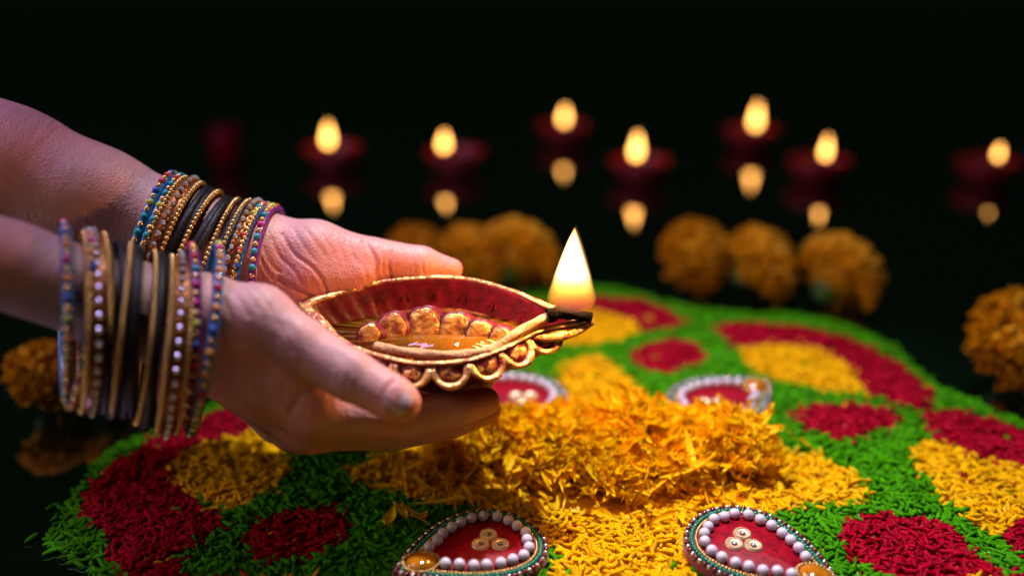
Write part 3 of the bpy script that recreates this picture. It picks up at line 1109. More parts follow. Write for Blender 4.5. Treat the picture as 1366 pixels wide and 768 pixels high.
FB = U(762, 411, 37.45)
FHT, FWD = 3.3 * HS, 0.96 * HS
mf = bpy.data.materials.new('flame')
mf.use_nodes = True
nt = mf.node_tree
N, L = nt.nodes, nt.links
N.remove(N['Principled BSDF'])
tc = N.new('ShaderNodeTexCoord')
sp = N.new('ShaderNodeSeparateXYZ')
L.new(tc.outputs['Object'], sp.inputs[0])
hz_ = N.new('ShaderNodeMapRange')
hz_.inputs[1].default_value, hz_.inputs[2].default_value = 0, FHT * CM
L.new(sp.outputs[2], hz_.inputs[0])
# the dark cone above the wick: brightness rises with height and with distance from the axis
rad = N.new('ShaderNodeVectorMath')
rad.operation = 'LENGTH'
cmb = N.new('ShaderNodeCombineXYZ')
L.new(sp.outputs[0], cmb.inputs[0])
L.new(sp.outputs[1], cmb.inputs[1])
L.new(cmb.outputs[0], rad.inputs[0])
rr2 = N.new('ShaderNodeMapRange')
rr2.inputs[1].default_value, rr2.inputs[2].default_value = 0, FWD * CM
rr2.inputs[3].default_value, rr2.inputs[4].default_value = 0.0, 1.0
L.new(rad.outputs['Value'], rr2.inputs[0])
ad = N.new('ShaderNodeMath')
L.new(hz_.outputs[0], ad.inputs[0])
pw, sc4 = N.new('ShaderNodeMath'), N.new('ShaderNodeMath')
pw.operation, sc4.operation = 'POWER', 'MULTIPLY'
pw.inputs[1].default_value, sc4.inputs[1].default_value = 4.0, 0.22
L.new(rr2.outputs[0], pw.inputs[0])
L.new(pw.outputs[0], sc4.inputs[0])
L.new(sc4.outputs[0], ad.inputs[1])
cr = N.new('ShaderNodeValToRGB')
cr.color_ramp.interpolation = 'EASE'
e = cr.color_ramp.elements
e[0].position, e[0].color = 0.0, (0.002, 0.001, 0.002, 1)
e[1].position, e[1].color = 0.80, (0.85, 0.27, 0.04, 1)
for p_, c_ in ((0.08, (0.012, 0.003, 0.0006, 1)), (0.16, (0.045, 0.013, 0.0015, 1)), (0.22, (0.11, 0.037, 0.005, 1)), (0.29, (0.40, 0.16, 0.03, 1)),
               (0.37, (1.0, 0.54, 0.20, 1)), (0.62, (1.0, 0.50, 0.17, 1))):
    x = e.new(p_)
    x.color = c_
dv = N.new('ShaderNodeMath')
dv.operation = 'DIVIDE'
dv.inputs[1].default_value = 1.3
L.new(ad.outputs[0], dv.inputs[0])
L.new(dv.outputs[0], cr.inputs[0])
em = N.new('ShaderNodeEmission')
em.inputs[1].default_value = 380
# the glow thins out towards the flame's skin
om, p9, m9, d9 = [N.new('ShaderNodeMath') for _ in range(4)]
om.operation, p9.operation, m9.operation, d9.operation = 'SUBTRACT', 'POWER', 'MULTIPLY_ADD', 'DIVIDE'
om.inputs[0].default_value = 1.0
L.new(hz_.outputs[0], om.inputs[1])
L.new(om.outputs[0], p9.inputs[0])
p9.inputs[1].default_value = 0.9
L.new(p9.outputs[0], m9.inputs[0])
m9.inputs[1].default_value, m9.inputs[2].default_value = FWD * CM * 1.12, 0.0004
L.new(rad.outputs['Value'], d9.inputs[0])
L.new(m9.outputs[0], d9.inputs[1])
s9 = N.new('ShaderNodeMapRange')
s9.interpolation_type = 'SMOOTHSTEP'
s9.inputs[1].default_value, s9.inputs[2].default_value = 0.55, 1.0
s9.inputs[3].default_value, s9.inputs[4].default_value = 3200.0, 90.0
L.new(d9.outputs[0], s9.inputs[0])
L.new(s9.outputs[0], em.inputs[1])
L.new(cr.outputs[0], em.inputs[0])
L.new(em.outputs[0], N['Material Output'].inputs['Volume'])
V, f = flame_mesh(FHT, FWD, 0.10, 0.13)
o = obj('flame', mesh('flame', V, f, mf), wk, FB - wp[-1])
fl = lamp('flame_light', 'POINT', FB + np.array([0.05, 0, 2.0]), 0.36, (1.0, 0.45, 0.13), shadow_soft_size=0.006)

# ------------------------------------------------------------------ hands: one smooth skin from tapered bones
def nets(F, o, h):
    s = F < 0
    act = np.zeros(tuple(np.array(F.shape) - 1), np.int8)
    nx, ny, nz = act.shape
    for a in (0, 1):
        for b in (0, 1):
            for c in (0, 1):
                act += s[a:a + nx, b:b + ny, c:c + nz]
    I = np.argwhere((act > 0) & (act < 8))
    acc = np.zeros((len(I), 3))
    cnt = np.zeros(len(I))
    cor = [(a, b, c) for a in (0, 1) for b in (0, 1) for c in (0, 1)]
    for p in cor:
        for ax in range(3):
            if p[ax]:
                continue
            q = list(p)
            q[ax] = 1
            f0 = F[I[:, 0] + p[0], I[:, 1] + p[1], I[:, 2] + p[2]]
            f1 = F[I[:, 0] + q[0], I[:, 1] + q[1], I[:, 2] + q[2]]
            x = (f0 < 0) != (f1 < 0)
            t = np.where(x, f0 / np.where(x, f0 - f1, 1), 0)
            pos = np.tile(np.array(p, float), (len(I), 1))
            pos[:, ax] += t
            acc[x] += pos[x]
            cnt += x
    V = o + (I + acc / cnt[:, None]) * h
    idx = np.full(act.shape, -1, np.int64)
    idx[I[:, 0], I[:, 1], I[:, 2]] = np.arange(len(I))
    faces = []
    for ax in range(3):
        b, c = (ax + 1) % 3, (ax + 2) % 3
        sl0 = [slice(1, -1)] * 3
        sl1 = [slice(1, -1)] * 3
        sl0[ax] = slice(0, -1)
        sl1[ax] = slice(1, None)
        s0, s1 = s[tuple(sl0)], s[tuple(sl1)]
        for flip in (False, True):
            E_ = np.argwhere((s0 & ~s1) if not flip else (~s0 & s1))
            E_[:, b] += 1
            E_[:, c] += 1
            q = []
            for db, dc in ((-1, -1), (0, -1), (0, 0), (-1, 0)):
                k = E_.copy()
                k[:, b] += db
                k[:, c] += dc
                q.append(idx[k[:, 0], k[:, 1], k[:, 2]])
            q = np.stack(q, 1)
            faces.append(q[:, ::-1] if flip else q)
    faces = np.concatenate(faces)
    return V, faces[(faces >= 0).all(1)]


def skin_mesh(prims, h, pad=0.9):
    P_ = np.concatenate([np.stack([p['a'], p['b']]) for p in prims])
    R_ = max(max(p['r1'], p['r2']) for p in prims)
    lo, hi_ = P_.min(0) - R_ - 0.3, P_.max(0) + R_ + 0.3
    n_ = np.ceil((hi_ - lo) / h).astype(int) + 1
    D_ = np.full(tuple(n_), 5.0, np.float32)
    ax = [lo[i] + h * np.arange(n_[i]) for i in range(3)]
    for p in prims:
        a, b, r1, r2, k = p['a'], p['b'], p['r1'], p['r2'], p['k']
        m = max(r1, r2) + pad
        l = np.maximum(((np.minimum(a, b) - m - lo) / h).astype(int), 0)
        u = np.minimum(((np.maximum(a, b) + m - lo) / h).astype(int) + 2, n_)
        X_, Y_, Z_ = np.meshgrid(ax[0][l[0]:u[0]], ax[1][l[1]:u[1]], ax[2][l[2]:u[2]], indexing='ij')
        Q = np.stack([X_, Y_, Z_], -1).astype(np.float32)
        ba = (b - a).astype(np.float32)
        t = np.clip(((Q - a.astype(np.float32)) @ ba) / (ba @ ba + 1e-9), 0, 1)
        v = Q - a.astype(np.float32) - t[..., None] * ba
        fl_ = p.get('flat')
        if fl_ is not None:
            nx_, fa = nrm(fl_[0]).astype(np.float32), fl_[1]
            v = v + ((1 / fa - 1) * (v @ nx_))[..., None] * nx_
            d = (np.sqrt((v ** 2).sum(-1)) - (r1 + (r2 - r1) * t)) * (0.5 + 0.5 * fa)
        else:
            d = np.sqrt((v ** 2).sum(-1)) - (r1 + (r2 - r1) * t)
        S_ = D_[l[0]:u[0], l[1]:u[1], l[2]:u[2]]
        if p.get('sub'):
            hh_ = np.clip(0.5 - 0.5 * (S_ + d) / k, 0, 1)
            S_[...] = S_ + (-d - S_) * hh_ + k * hh_ * (1 - hh_)
        else:
            hh_ = np.clip(0.5 + 0.5 * (S_ - d) / k, 0, 1)
            S_[...] = S_ + (d - S_) * hh_ - k * hh_ * (1 - hh_)
    # clip the arm where it leaves the built part
    V, f = nets(D_, lo, h)
    for _ in range(2):                       # light smoothing
        A = np.zeros_like(V)
        C_ = np.zeros(len(V))
        for i, j in ((0, 1), (1, 2), (2, 3), (3, 0)):
            np.add.at(A, f[:, i], V[f[:, j]])
            np.add.at(A, f[:, j], V[f[:, i]])
            np.add.at(C_, f[:, i], 1)
            np.add.at(C_, f[:, j], 1)
        V = V * 0.5 + 0.5 * A / C_[:, None]
    return V, f


def vnormals(V, f):
    n_ = np.cross(V[f[:, 2]] - V[f[:, 0]], V[f[:, 3]] - V[f[:, 1]])
    N_ = np.zeros_like(V)
    for i in range(4):
        np.add.at(N_, f[:, i], n_)
    return N_ / (np.linalg.norm(N_, axis=1)[:, None] + 1e-12)


def seg_dist(x, y, pl):
    pl = np.asarray(pl, float)
    best = np.full(x.shape, 1e9)
    for (x0, y0), (x1, y1) in zip(pl[:-1], pl[1:]):
        dx, dy = x1 - x0, y1 - y0
        t = np.clip(((x - x0) * dx + (y - y0) * dy) / (dx * dx + dy * dy), 0, 1)
        best = np.minimum(best, np.hypot(x - x0 - t * dx, y - y0 - t * dy))
    return best


def creases(V, f, lines, bumps=()):
    """press real creases (and raise small swellings) into the side that the lines were read on"""
    N_ = vnormals(V, f)
    x, y, d = pix(V)
    fac = np.clip(-(N_ @ FW) * 2.5 + 0.2, 0, 1)
    disp = np.zeros(len(V))
    for pl, depth, wd in lines:
        q = seg_dist(x, y, spline(pl, 24))
        disp -= depth * np.exp(-(q / wd) ** 2) - 0.2 * depth * np.exp(-((q - 2.2 * wd) / (1.3 * wd)) ** 2)
    for (bx, by), hgt, wd in bumps:
        disp += hgt * np.exp(-((x - bx) ** 2 + (y - by) ** 2) / wd ** 2)
    return V + N_ * (0.9 * disp * fac)[:, None]


def bone(a, b, r1, r2, k=0.5, flat=None, sub=False):
    return dict(a=np.asarray(a, float), b=np.asarray(b, float), r1=r1 * HS, r2=r2 * HS, k=k * HS, flat=flat, sub=sub)


def chain(pts, rs, k=0.25):
    return [bone(pts[i], pts[i + 1], rs[i], rs[i + 1], k if i else max(k, 0.5)) for i in range(len(pts) - 1)]


UPV = UP
# ---- the hand in front, its back and thumbnail towards the camera
A0, A1, A2, W = U(-260, 268, 29.8), U(0, 351, 32.5), U(150, 402, 33.9), U(262, 437, 34.9)
M2, M3, M4, M5 = U(428, 548, 35.5), U(412, 566, 36.8), U(395, 568, 38.3), U(372, 560, 39.6)
pr_n = [bone(A0, A1, 2.2, 1.9, 0.3, (UPV, 0.74)), bone(A1, A2, 1.9, 1.9, 0.3, (UPV, 0.77)), bone(A2, W, 1.9, 1.95, 0.3, (UPV, 0.86)),
        bone(W, U(345, 490, 35.6), 1.75, 1.45, 0.4),
        bone(W, M2, 1.7, 0.95, 0.7), bone(W, M3, 1.6, 1.0, 0.7), bone(U(275, 455, 36.3), M4, 1.5, 0.95, 0.7), bone(U(278, 468, 37.3), M5, 1.35, 0.85, 0.7)]
pr_n += chain([M2, U(535, 556, 36.0), U(610, 545, 37.2), U(648, 535, 38.2)], [0.95, 0.77, 0.66, 0.56], 0.05)
pr_n += chain([M3, U(525, 574, 37.8), U(605, 561, 39.0), U(650, 547, 40.0)], [1.0, 0.78, 0.68, 0.57], 0.05)
pr_n += chain([M4, U(512, 570, 39.2), U(590, 553, 40.6), U(630, 541, 41.6)], [0.95, 0.76, 0.65, 0.55], 0.12)
pr_n += chain([M5, U(470, 560, 41.0), U(535, 545, 42.0), U(580, 532, 42.8)], [0.85, 0.66, 0.57, 0.5], 0.12)
pr_n += [bone(U(285, 420, 34.2), U(345, 425, 34.0), 1.25, 1.12, 0.7), bone(U(345, 425, 34.0), U(402, 462, 33.8), 1.12, 0.98, 0.5),
         bone(U(402, 462, 33.8), U(468, 501, 33.45), 0.97, 0.86, 0.2), bone(U(468, 501, 33.45), U(526, 532, 33.3), 0.87, 0.78, 0.2),
         bone(U(526, 532, 33.3), U(536, 537, 33.35), 0.78, 0.66, 0.1),
         bone(U(390, 495, 34.8), U(425, 525, 35.0), 0.9, 0.75, 0.5)]
Vn, fn = skin_mesh(pr_n, 0.08)
Vn = creases(Vn, fn, [
    ([(388, 548), (398, 532), (410, 514)], 0.06, 4.0), ([(334, 500), (358, 500), (384, 509)], 0.04, 4), ([(350, 520), (380, 522), (400, 530)], 0.03, 4),
    ([(300, 380), (318, 398), (330, 420)], 0.03, 4), ([(312, 376), (330, 392), (345, 412)], 0.025, 3.5), ([(328, 378), (346, 392), (360, 412)], 0.025, 3.5),
    ([(296, 400), (308, 420), (316, 446)], 0.03, 4), ([(372, 432), (384, 448), (388, 468)], 0.03, 3.5), ([(384, 434), (396, 450), (398, 470)], 0.03, 3.5),
    ([(448, 470), (456, 486), (454, 504)], 0.03, 3.0), ([(458, 474), (466, 492), (464, 510)], 0.035, 3.0), ([(468, 482), (475, 496), (474, 514)], 0.028, 3.0),
    ([(524, 508), (515, 520), (517, 536), (530, 550), (544, 553)], 0.10, 2.6),
    ([(520, 556), (526, 566), (524, 580)], 0.025, 3), ([(540, 552), (546, 564), (542, 578)], 0.025, 3), ([(602, 540), (608, 550), (606, 562)], 0.02, 3),
], [((392, 436), 0.09, 22), ((470, 482), 0.05, 16), ((340, 470), 0.05, 30), ((425, 545), 0.08, 22)])

# ---- the hand behind, its open palm towards the camera
B0, B1, B2, X_W = U(-260, 130, 37.6), U(0, 222, 39.2), U(110, 262, 39.9), U(330, 336, 41.0)
N2, N3, N4, N5 = U(520, 397, 43.2), U(515, 427, 42.4), U(500, 455, 41.4), U(472, 478, 40.4)
pr_f = [bone(B0, B1, 3.5, 3.0, 0.5, (UPV, 0.80)), bone(B1, B2, 3.0, 2.65, 0.8, (UPV, 0.80)), bone(B2, U(230, 300, 40.5), 2.65, 2.1, 0.8, (UPV, 0.78)),
        bone(U(230, 300, 40.5), X_W, 2.1, 2.0, 0.8, (UPV, 0.76)),
        bone(X_W, N2, 1.45, 0.95, 0.8), bone(X_W, N3, 1.5, 1.0, 0.8), bone(X_W, N4, 1.5, 0.95, 0.8), bone(U(345, 352, 40.2), N5, 1.35, 0.9, 0.8)]
pr_f += chain([N2, U(600, 425, 42.3), U(640, 455, 41.2), U(655, 480, 40.3)], [0.9, 0.74, 0.65, 0.55], 0.12)
pr_f += chain([N3, U(595, 460, 41.3), U(632, 488, 40.1), U(642, 506, 39.3)], [0.95, 0.76, 0.66, 0.55], 0.12)
pr_f += chain([N4, U(575, 490, 40.4), U(605, 512, 39.6), U(612, 522, 39.2)], [0.9, 0.72, 0.62, 0.52], 0.12)
pr_f += chain([N5, U(545, 505, 39.8), U(575, 522, 39.4), U(590, 528, 39.2)], [0.85, 0.62, 0.54, 0.48], 0.12)
pr_f += [bone(U(365, 335, 40.7), U(420, 338, 40.5), 1.38, 1.36, 0.7), bone(U(420, 342, 40.5), U(497, 349, 40.8), 1.42, 0.98, 0.4),
         bone(U(497, 347, 40.8), U(562, 353, 41.0), 0.95, 0.76, 0.15), bone(U(562, 353, 41.0), U(603, 359, 41.2), 0.76, 0.46, 0.2),
         bone(U(410, 372, 39.9), U(470, 372, 40.2), 1.0, 0.8, 0.6)]
Vf, ff = skin_mesh(pr_f, 0.08)
Vf = creases(Vf, ff, [
    ([(372, 372), (396, 387), (420, 399)], 0.10, 2.8), ([(376, 312), (393, 339), (416, 356), (430, 375), (436, 392)], 0.07, 2.1),
    ([(362, 318), (372, 340), (392, 360), (404, 378)], 0.05, 2.1), ([(391, 305), (404, 326), (421, 348)], 0.035, 1.9), ([(405, 303), (420, 322), (434, 342)], 0.03, 1.9),
    ([(420, 304), (436, 322), (448, 346)], 0.025, 1.9), ([(437, 307), (452, 326), (462, 350)], 0.025, 1.9), ([(455, 312), (468, 330), (476, 352)], 0.025, 1.9),
    ([(486, 322), (500, 345), (500, 364), (506, 378)], 0.07, 3.0), ([(522, 336), (518, 354), (522, 374)], 0.06, 2.1), ([(505, 330), (512, 344), (510, 356)], 0.03, 1.9),
    ([(565, 340), (563, 354), (566, 368)], 0.03, 1.9), ([(573, 342), (571, 355), (574, 368)], 0.02, 1.9),
    ([(352, 330), (360, 350), (374, 364)], 0.04, 2.1), ([(348, 345), (356, 362), (368, 376)], 0.04, 2.1), ([(340, 350), (352, 372), (362, 386)], 0.03, 1.9),
    ([(470, 340), (484, 356), (488, 372)], 0.025, 1.9),
], [((492, 366), 0.10, 12), ((430, 372), 0.05, 24)])


def skin_material(name, palm):
    m = mat(name, (0.52, 0.28, 0.22), 0.46, sss=0.22, sss_r=(1.0, 0.35, 0.2), spec=0.4)
    nt = m.node_tree
    N, L = nt.nodes, nt.links
    p = N['Principled BSDF']
    tc = N.new('ShaderNodeTexCoord')
    nz = N.new('ShaderNodeTexNoise')
    nz.inputs['Scale'].default_value = 55
    nz.inputs['Detail'].default_value = 6
    L.new(tc.outputs['Object'], nz.inputs['Vector'])
    mx = N.new('ShaderNodeMix')
    mx.data_type = 'RGBA'
    mx.inputs[6].default_value = (0.47, 0.265, 0.25, 1)
    mx.inputs[7].default_value = (0.60, 0.285, 0.265, 1)
    rp = N.new('ShaderNodeMapRange')
    rp.inputs[1].default_value, rp.inputs[2].default_value = 0.36, 0.64
    L.new(nz.outputs['Fac'], rp.inputs[0])
    L.new(rp.outputs[0], mx.inputs[0])
    at = N.new('ShaderNodeAttribute')
    at.attribute_name = 'ruddy'
    m2 = N.new('ShaderNodeMix')
    m2.data_type = 'RGBA'
    L.new(at.outputs['Fac'], m2.inputs[0])
    L.new(mx.outputs[2], m2.inputs[6])
    m2.inputs[7].default_value = (0.62, 0.19, 0.16, 1)
    L.new(m2.outputs[2], p.inputs['Base Color'])
    # pores and fine skin lines
    v1 = N.new('ShaderNodeTexVoronoi')
    v1.feature = 'DISTANCE_TO_EDGE'
    v1.inputs['Scale'].default_value = 700
    L.new(tc.outputs['Object'], v1.inputs['Vector'])
    mp = N.new('ShaderNodeMapping')
    mp.inputs['Scale'].default_value = (300, 45, 110)
    mp.inputs['Rotation'].default_value = (0.2, 0.3, 0.5)
    L.new(tc.outputs['Object'], mp.inputs[0])
    n2 = N.new('ShaderNodeTexNoise')
    n2.inputs['Scale'].default_value = 1.6
    n2.inputs['Detail'].default_value = 6
    L.new(mp.outputs[0], n2.inputs['Vector'])
    ma = N.new('ShaderNodeMath')
    ma.operation = 'MULTIPLY_ADD'
    ma.inputs[1].default_value = 0.6
    L.new(v1.outputs['Distance'], ma.inputs[0])
    L.new(n2.outputs['Fac'], ma.inputs[2])
    bp = N.new('ShaderNodeBump')
    bp.inputs['Strength'].default_value = 0.6
    bp.inputs['Distance'].default_value = 0.0008
    L.new(ma.outputs[0], bp.inputs['Height'])
    L.new(bp.outputs[0], p.inputs['Normal'])
    return m


person = thing('person', 'person reaching in with bare forearms, both hands cupped under the lit lamp', 'person', (W + X_W) / 2)
pb = (W + X_W) / 2
sk = skin_material('skin', 0)


def ruddy(V, spots):
    r = np.zeros(len(V))
    for c, rad_, a in spots:
        r = np.maximum(r, a * np.exp(-(((V - c) ** 2).sum(1)) / rad_ ** 2))
    return r


hn = part('hand_and_forearm', Vn, fn, sk, person, pb, attrs={'ruddy': ruddy(Vn, [
    (U(648, 535, 38.2), 1.4, 0.8), (U(650, 543, 40), 1.4, 0.8), (U(535, 537, 33.3), 1.1, 0.7), (U(420, 520, 35), 1.3, 0.6), (U(470, 500, 33.4), 0.7, 0.4), (U(430, 545, 35), 0.9, 0.4)])})
hn['label'] = 'hand seen from its back with the thumbnail showing'
hf = part('hand_and_forearm', Vf, ff, sk, person, pb, attrs={'ruddy': ruddy(Vf, [
    (U(400, 385, 39.5), 2.2, 0.9), (U(470, 360, 40), 2.0, 0.8), (U(520, 355, 40.5), 1.5, 0.8), (U(600, 357, 41), 1.8, 0.9), (U(430, 350, 39.6), 2.2, 0.5), (U(440, 420, 40), 3, 0.8)])})
hf['label'] = 'hand seen from its open palm side'
# thumbnail
ax_ = nrm(U(536, 537, 33.35) - U(468, 501, 33.45))
out_ = nrm(-FW * 0.93 + UP * 0.18 + RT * 0.25)
out_ = nrm(out_ - ax_ * (out_ @ ax_))
sd_ = np.cross(ax_, out_)
cN = U(529, 533.5, 33.3)
uu, vv = np.meshgrid(np.linspace(-1, 1, 13), np.linspace(-1, 1, 11), indexing='ij')
xx = uu * np.sqrt(1 - 0.42 * vv ** 2) * 0.47
aa = vv * np.sqrt(1 - 0.35 * uu ** 2) * 0.62 + 0.12
Rn = 0.765 - 0.05 * (uu > 0.5) * (uu - 0.5)
xx, Rn = xx * HS, Rn * HS
V = cN + (xx + 0.10)[..., None] * ax_ + (Rn * np.cos(aa) - 0.07 * (uu + 0.3) ** 2 * (uu > -0.3))[..., None] * out_ + (Rn * np.sin(aa))[..., None] * sd_
V2 = V - out_ * 0.06
k_ = 13 * 11
ff1 = grid_faces(13, 11)
part('fingernail', np.concatenate([V.reshape(-1, 3), V2.reshape(-1, 3)]), [ff1, ff1[:, ::-1] + k_], M['nail'], hn, pb)

# ------------------------------------------------------------------ bangles
BM = dict(
    blue=mat('blue lacquer', (0.02, 0.16, 0.42), 0.3, coat=0.3), violet=mat('violet lacquer', (0.16, 0.02, 0.22), 0.3, coat=0.3),
    black=mat('black glitter lacquer', (0.010, 0.008, 0.010), 0.42, var=0.5, var_scale=900, bump=0.6, bump_scale=1100, spec=0.25),
    bronze=mat('bronze', (0.34, 0.12, 0.04), 0.36, metal=0.6, bump=0.7, bump_scale=450, var=0.4, var_scale=300),
    gold=mat('bangle gold', (0.72, 0.44, 0.14), 0.22, metal=0.8),
    crystal=mat('crystal', (0.75, 0.78, 0.85), 0.08, metal=0.55, coat=0.8),
    b0=mat('bead lime', (0.40, 0.42, 0.03), 0.3), b1=mat('bead red', (0.42, 0.01, 0.02), 0.3), b2=mat('bead orange', (0.62, 0.24, 0.02), 0.3),
    b3=mat('bead blue', (0.015, 0.06, 0.36), 0.3), b4=mat('bead teal', (0.01, 0.24, 0.30), 0.3), b5=mat('bead pink', (0.45, 0.01, 0.16), 0.3),
)


def basis(nv, hint=(0, 0, 1)):
    n_ = nrm(nv)
    u = nrm(np.asarray(hint, float) - n_ * (np.asarray(hint) @ n_))
    return u, np.cross(n_, u), n_


def ring_pts(c, R, fr, n_, off=0.0, dr=0.0):
    t = np.linspace(0, 2 * math.pi, n_, endpoint=False)
    u, v, k = fr
    return c + (R + dr) * (np.cos(t)[:, None] * u + np.sin(t)[:, None] * v) + off * k


def ring_tube(c, R, fr, wa, wr, seg=8, n_=72):
    """band of half-width wa along the axis and half-thickness wr"""
    t = np.linspace(0, 2 * math.pi, n_, endpoint=False)
    a = np.arange(seg) * 2 * math.pi / seg
    u, v, k = fr
    ca = np.sign(np.cos(a)) * np.abs(np.cos(a)) ** 0.7
    sa = np.sign(np.sin(a)) * np.abs(np.sin(a)) ** 0.7
    rad_ = np.cos(t)[:, None] * u + np.sin(t)[:, None] * v
    V = c + rad_[:, None] * (R + wr * ca)[None, :, None] + (wa * sa)[None, :, None] * k
    return V.reshape(-1, 3), [grid_faces(n_, seg, True, True)]


def fit_ring(c, R, nv, V, gap):
    """shift (and, if it must, widen) a ring so that it goes round the arm"""
    u, v, k = basis(nv)
    d = V - c
    q = d[(np.abs(d @ k) < 0.3) & (np.abs(d @ u) < 6) & (np.abs(d @ v) < 6)]
    q = np.stack([q @ u, q @ v], -1)
    if not len(q):
        return c, R
    o = np.zeros(2)
    for _ in range(300):
        e_ = q - o
        l_ = np.hypot(e_[:, 0], e_[:, 1])
        i_ = int(np.argmax(l_))
        if l_[i_] <= R - gap:
            break
        o = o + e_[i_] / l_[i_] * 0.02
    e_ = q - o
    R = max(R, float(np.hypot(e_[:, 0], e_[:, 1]).max()) + gap)
    return c + o[0] * u + o[1] * v, R


def bangle(kind, c, R, nv, label, group, seed):
    r = np.random.default_rng(seed)
    fr = basis(nv)
    armV = Vn if 'thumbnail' in group else Vf
    c, R = fit_ring(c, R * HS, nv, armV, 0.10)
    base = c - np.array([0, 0, R])
    if kind == 'black':
        V, f = ring_tube(c, R, fr, 0.15, 0.12)
        o = obj('bangle', mesh('bangle', V - base, f, BM['black']), None, base)
        return tag(o, label, 'bangle', group)
    t = thing('bangle', label, 'bangle', base, group)
    if kind in ('blue', 'violet'):
        V, f = ring_tube(c, R, fr, 0.165, 0.10)
        part('band', V, f, BM[kind], t, base)
        n_ = 58
        P_ = ring_pts(c, R, fr, n_, -0.02, 0.09)
        V, f = balls(P_[1::2], 0.115, 8, 5)
        part('gold_bead_row', V, f, BM['gold'], t, base)['kind'] = 'stuff'
        cid = r.integers(0, 6, n_ // 2)
        for k_ in range(6):
            s_ = P_[0::2][cid == k_]
            if len(s_):
                V, f = balls(s_, 0.14, 10, 6)
                part(('lime', 'red', 'orange', 'blue', 'teal', 'pink')[k_] + '_beads', V, f, BM['b%d' % k_], t, base)['kind'] = 'stuff'
    elif kind == 'bronze':
        V, f = ring_tube(c, R, fr, 0.40, 0.09)
        part('band', V, f, BM['bronze'], t, base)
        V, f = merge([balls(ring_pts(c, R, fr, 92, o_, 0.10), 0.095, 7, 5) for o_ in (0.31, -0.31)])
        part('gold_bead_row', V, f, BM['gold'], t, base)['kind'] = 'stuff'
        V, f = balls(ring_pts(c, R, fr, 48, 0, 0.08), 0.145, 7, 5)
        part('bronze_flower_row', V, f, BM['bronze'], t, base)['kind'] = 'stuff'
        V, f = balls(ring_pts(c, R, fr, 44, 0, 0.21), 0.095, 6, 4)
        tag(obj('crystal_row', mesh('crystal_row', V - base, f, BM['crystal'], smooth=False), t), kind='stuff')
    elif kind == 'gold':
        V, f = ring_tube(c, R, fr, 0.07, 0.06)
        part('band', V, f, BM['bronze'], t, base)
        V, f = balls(ring_pts(c, R, fr, 92, 0, 0.06), 0.098, 8, 5)
        part('gold_bead_row', V, f, BM['gold'], t, base)['kind'] = 'stuff'
    return t


near_seq = ['blue', 'blue', 'bronze', 'black', 'black', 'gold', 'black', 'black', 'gold', 'black', 'black', 'bronze', 'violet', 'blue']
near_px = [61, 78, 98, 117, 127, 137, 149, 159, 169, 180, 190, 208, 228, 247]
far_seq = ['blue', 'blue', 'bronze', 'black', 'black', 'gold', 'black', 'black', 'gold', 'black', 'black', 'bronze', 'blue', 'violet']
far_px = [(201, 214), (209, 214), (224, 221), (243, 228), (250, 232), (258, 238), (270, 243), (278, 246), (285, 251), (295, 256), (302, 259), (315, 264), (334, 272), (353, 282)]
desc = {'blue': 'blue bangle set with coloured beads', 'violet': 'violet bangle set with coloured beads', 'bronze': 'wide crystal-studded bronze bangle',
        'black': 'plain black glitter bangle', 'gold': 'thin gold beaded bangle'}


def bangle_label(seq, i, where):
    k = seq[i]
    same = [j for j, s_ in enumerate(seq) if s_ == k]
    if k == 'black':
        nb = 'beside the elbow-side bronze bangle' if i < 5 else ('between two gold ones' if i < 9 else 'beside the hand-side bronze bangle')
        end = 'elbow-side' if seq[i + 1] == 'black' else 'hand-side'
        return '%s black bangle of the pair %s, %s' % (end, nb, where)
    if len(same) == 1:
        return '%s, %s' % (desc[k], where)
    nth = 'closest to the elbow' if i == same[0] else ('closest to the hand' if i == same[-1] else 'second from the elbow')
    return '%s, %s, %s' % (desc[k], nth, where)


def on_axis(pts, x_):
    """point of a polyline of 3-D points at pixel column x_"""
    p = spline(pts, 400)
    q = pix(p)[0]
    i = int(np.argmin(np.abs(q - x_)))
    return p[i], nrm(p[min(i + 2, 399)] - p[max(i - 2, 0)])


axN = [A0, A1, A2, W, U(345, 470, 35.6)]
for i, (k, x_) in enumerate(zip(near_seq, near_px)):
    p, tdir = on_axis(axN, x_)
    p0, _ = on_axis(axN, x_ + 6)
    R = 3.0 + (0.06 if k in ('bronze',) else 0) + rng.normal(0, 0.04)
    semi = 1.1
    view = nrm(p - CAM)
    # hangs from the top of the arm, its plane close to the line of sight
    side = nrm(np.cross(np.array([0, 0, 1.0]), -view))
    nv = nrm(tdir * 0.25 + side * 0.80 + np.array([0, 0, -0.10]) + rng.normal(0, 0.035, 3))
    c = p0 + (UP * (semi + 0.12) - np.array([0, 0, 1.0]) * (R - 0.05)) * HS
    bangle(k, c, R, nv, bangle_label(near_seq, i, 'thumbnail-side wrist'), 'bangles on the wrist whose thumbnail shows', 500 + i)
axF = [B0, B1, B2, U(230, 300, 40.5), X_W, U(420, 345, 41.0)]
for i, (k, (x_, _y)) in enumerate(zip(far_seq, far_px)):
    p, tdir = on_axis(axF, x_ + 12)
    R = 2.95 + rng.normal(0, 0.04)
    nv = nrm(tdir + rng.normal(0, 0.03, 3))
    upn = nrm(UP - tdir * (UP @ tdir))
    c = p + (upn * (1.62 + 0.12) - upn * (R - 0.02)) * HS
    bangle(k, c, R, nv, bangle_label(far_seq, i, 'open-palm wrist'), 'bangles on the wrist of the open palm', 600 + i)

# ------------------------------------------------------------------ small lamps burning in the dark behind
flame_bg = emit('distant flame', (1.0, 0.43, 0.09), 9.0)


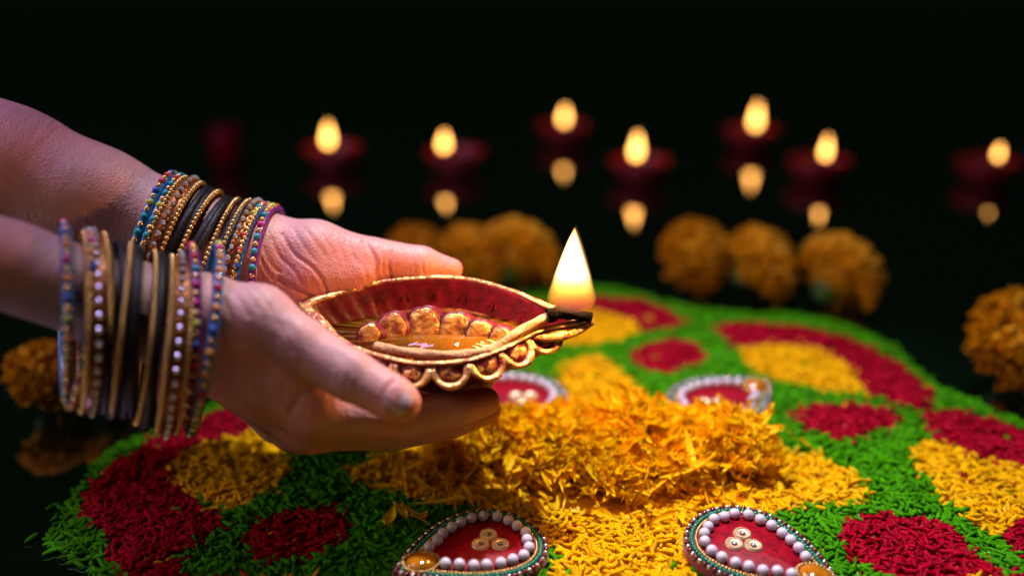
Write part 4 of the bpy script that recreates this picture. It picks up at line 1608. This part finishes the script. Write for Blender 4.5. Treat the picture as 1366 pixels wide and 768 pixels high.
def small_lamp(cx, cy, fx, R, label, group, fl_h=2.7, fl_w=0.62, lit=True):
    t = thing('small_oil_lamp', label, 'oil lamp', (cx, cy, 0), group)
    V, f = lathe([(0.02, 0.05), (0.55 * R, 0.03), (0.62 * R, 0.12), (0.80 * R, 0.65), (0.97 * R, 1.4), (1.03 * R, 1.8), (1.0 * R, 1.95), (0.93 * R, 1.85),
                  (0.86 * R, 1.4), (0.6 * R, 0.7), (0.02, 0.45)], 36)
    th = np.arctan2(V[:, 1], V[:, 0])
    sgn = 0.0 if fx >= 0 else math.pi
    k_ = np.clip(np.cos(th - sgn), 0, 1) ** 8 * np.clip(V[:, 2] - 0.5, 0, 1)
    V[:, 0] += math.cos(sgn) * k_ * 0.35
    obj('bowl', mesh('bowl', V, f, M['redclay']), t)
    V, f = lathe([(0.0, 1.3), (0.83 * R, 1.3), (0.84 * R, 1.25)], 30)
    obj('oil', mesh('oil', V, f, mo), t)
    P_ = spline([(fx * 0.2, 0, 1.0), (fx * 0.7, 0, 1.3), (fx, 0, 2.1)], 12)
    V, f = tube(P_, 0.16, 8, upv=(0, 1, 0))
    obj('wick', mesh('wick', V, f, M['char']), t)
    if lit:
        V, f = flame_mesh(fl_h, fl_w, 0.1, 0.3)
        obj('flame', mesh('flame', V, f, flame_bg), t, (fx, 0, 2.05))


for (bx, fxp, gy, hgt, hw, lb) in [
    (447, 440, 223, 2.1, 0.44, 'small red burning lamp standing next to the dim red glass cup'),
    (610, 593, 229, 1.6, 0.42, 'small red burning lamp nearest the bunch of marigolds behind the held lamp'),
    (753, 752, 191, 1.7, 0.40, 'small red burning lamp set back farther than the two lamps beside it'),
    (855, 847, 241, 2.2, 0.46, 'small red lamp with the brightest flame, standing between the two set-back lamps'),
    (999, 1005, 197, 2.4, 0.44, 'set-back small red lamp with a tall flame, beyond the row of three marigolds'),
    (1088, 1097, 241, 1.9, 0.32, 'small red lamp with a slim flame, beyond the end marigold of three'),
    (1312, 1325, 242, 1.2, 0.26, 'small red lamp with a tiny flame, standing apart from all other lamps')]:
    c = G(bx, gy)
    s_ = pix(c)[2] / FPX
    small_lamp(c[0], c[1], (fxp - bx) * s_, 2.5, lb, 'lamps burning in the dark', hgt, hw)
# unidentified dim red spot, built as a glass cup with an added glow
c = G(303, 222)
t = thing('red_spot_cup', 'dim red spot above the bangles, built as glass cup with an added glow', 'candle cup', (c[0], c[1], 0))
V, f = lathe([(0.02, 0.2), (1.1, 0.0), (1.25, 0.2), (1.4, 3.6), (1.3, 3.6), (1.15, 0.5), (0.02, 0.5)], 28)
obj('glass', mesh('glass', V, f, mat('red glass', (0.14, 0.0, 0.01), 0.3, trans=0.5, spec=0.1)), t)
V, f = flame_mesh(1.2, 0.4, 0.0, 0.3)
obj('flame', mesh('flame', V, f, emit('dim red glow', (1, 0.03, 0.06), 3.0)), t, (0, 0, 1.6))  # red emitter put inside so the cup shows in the dark
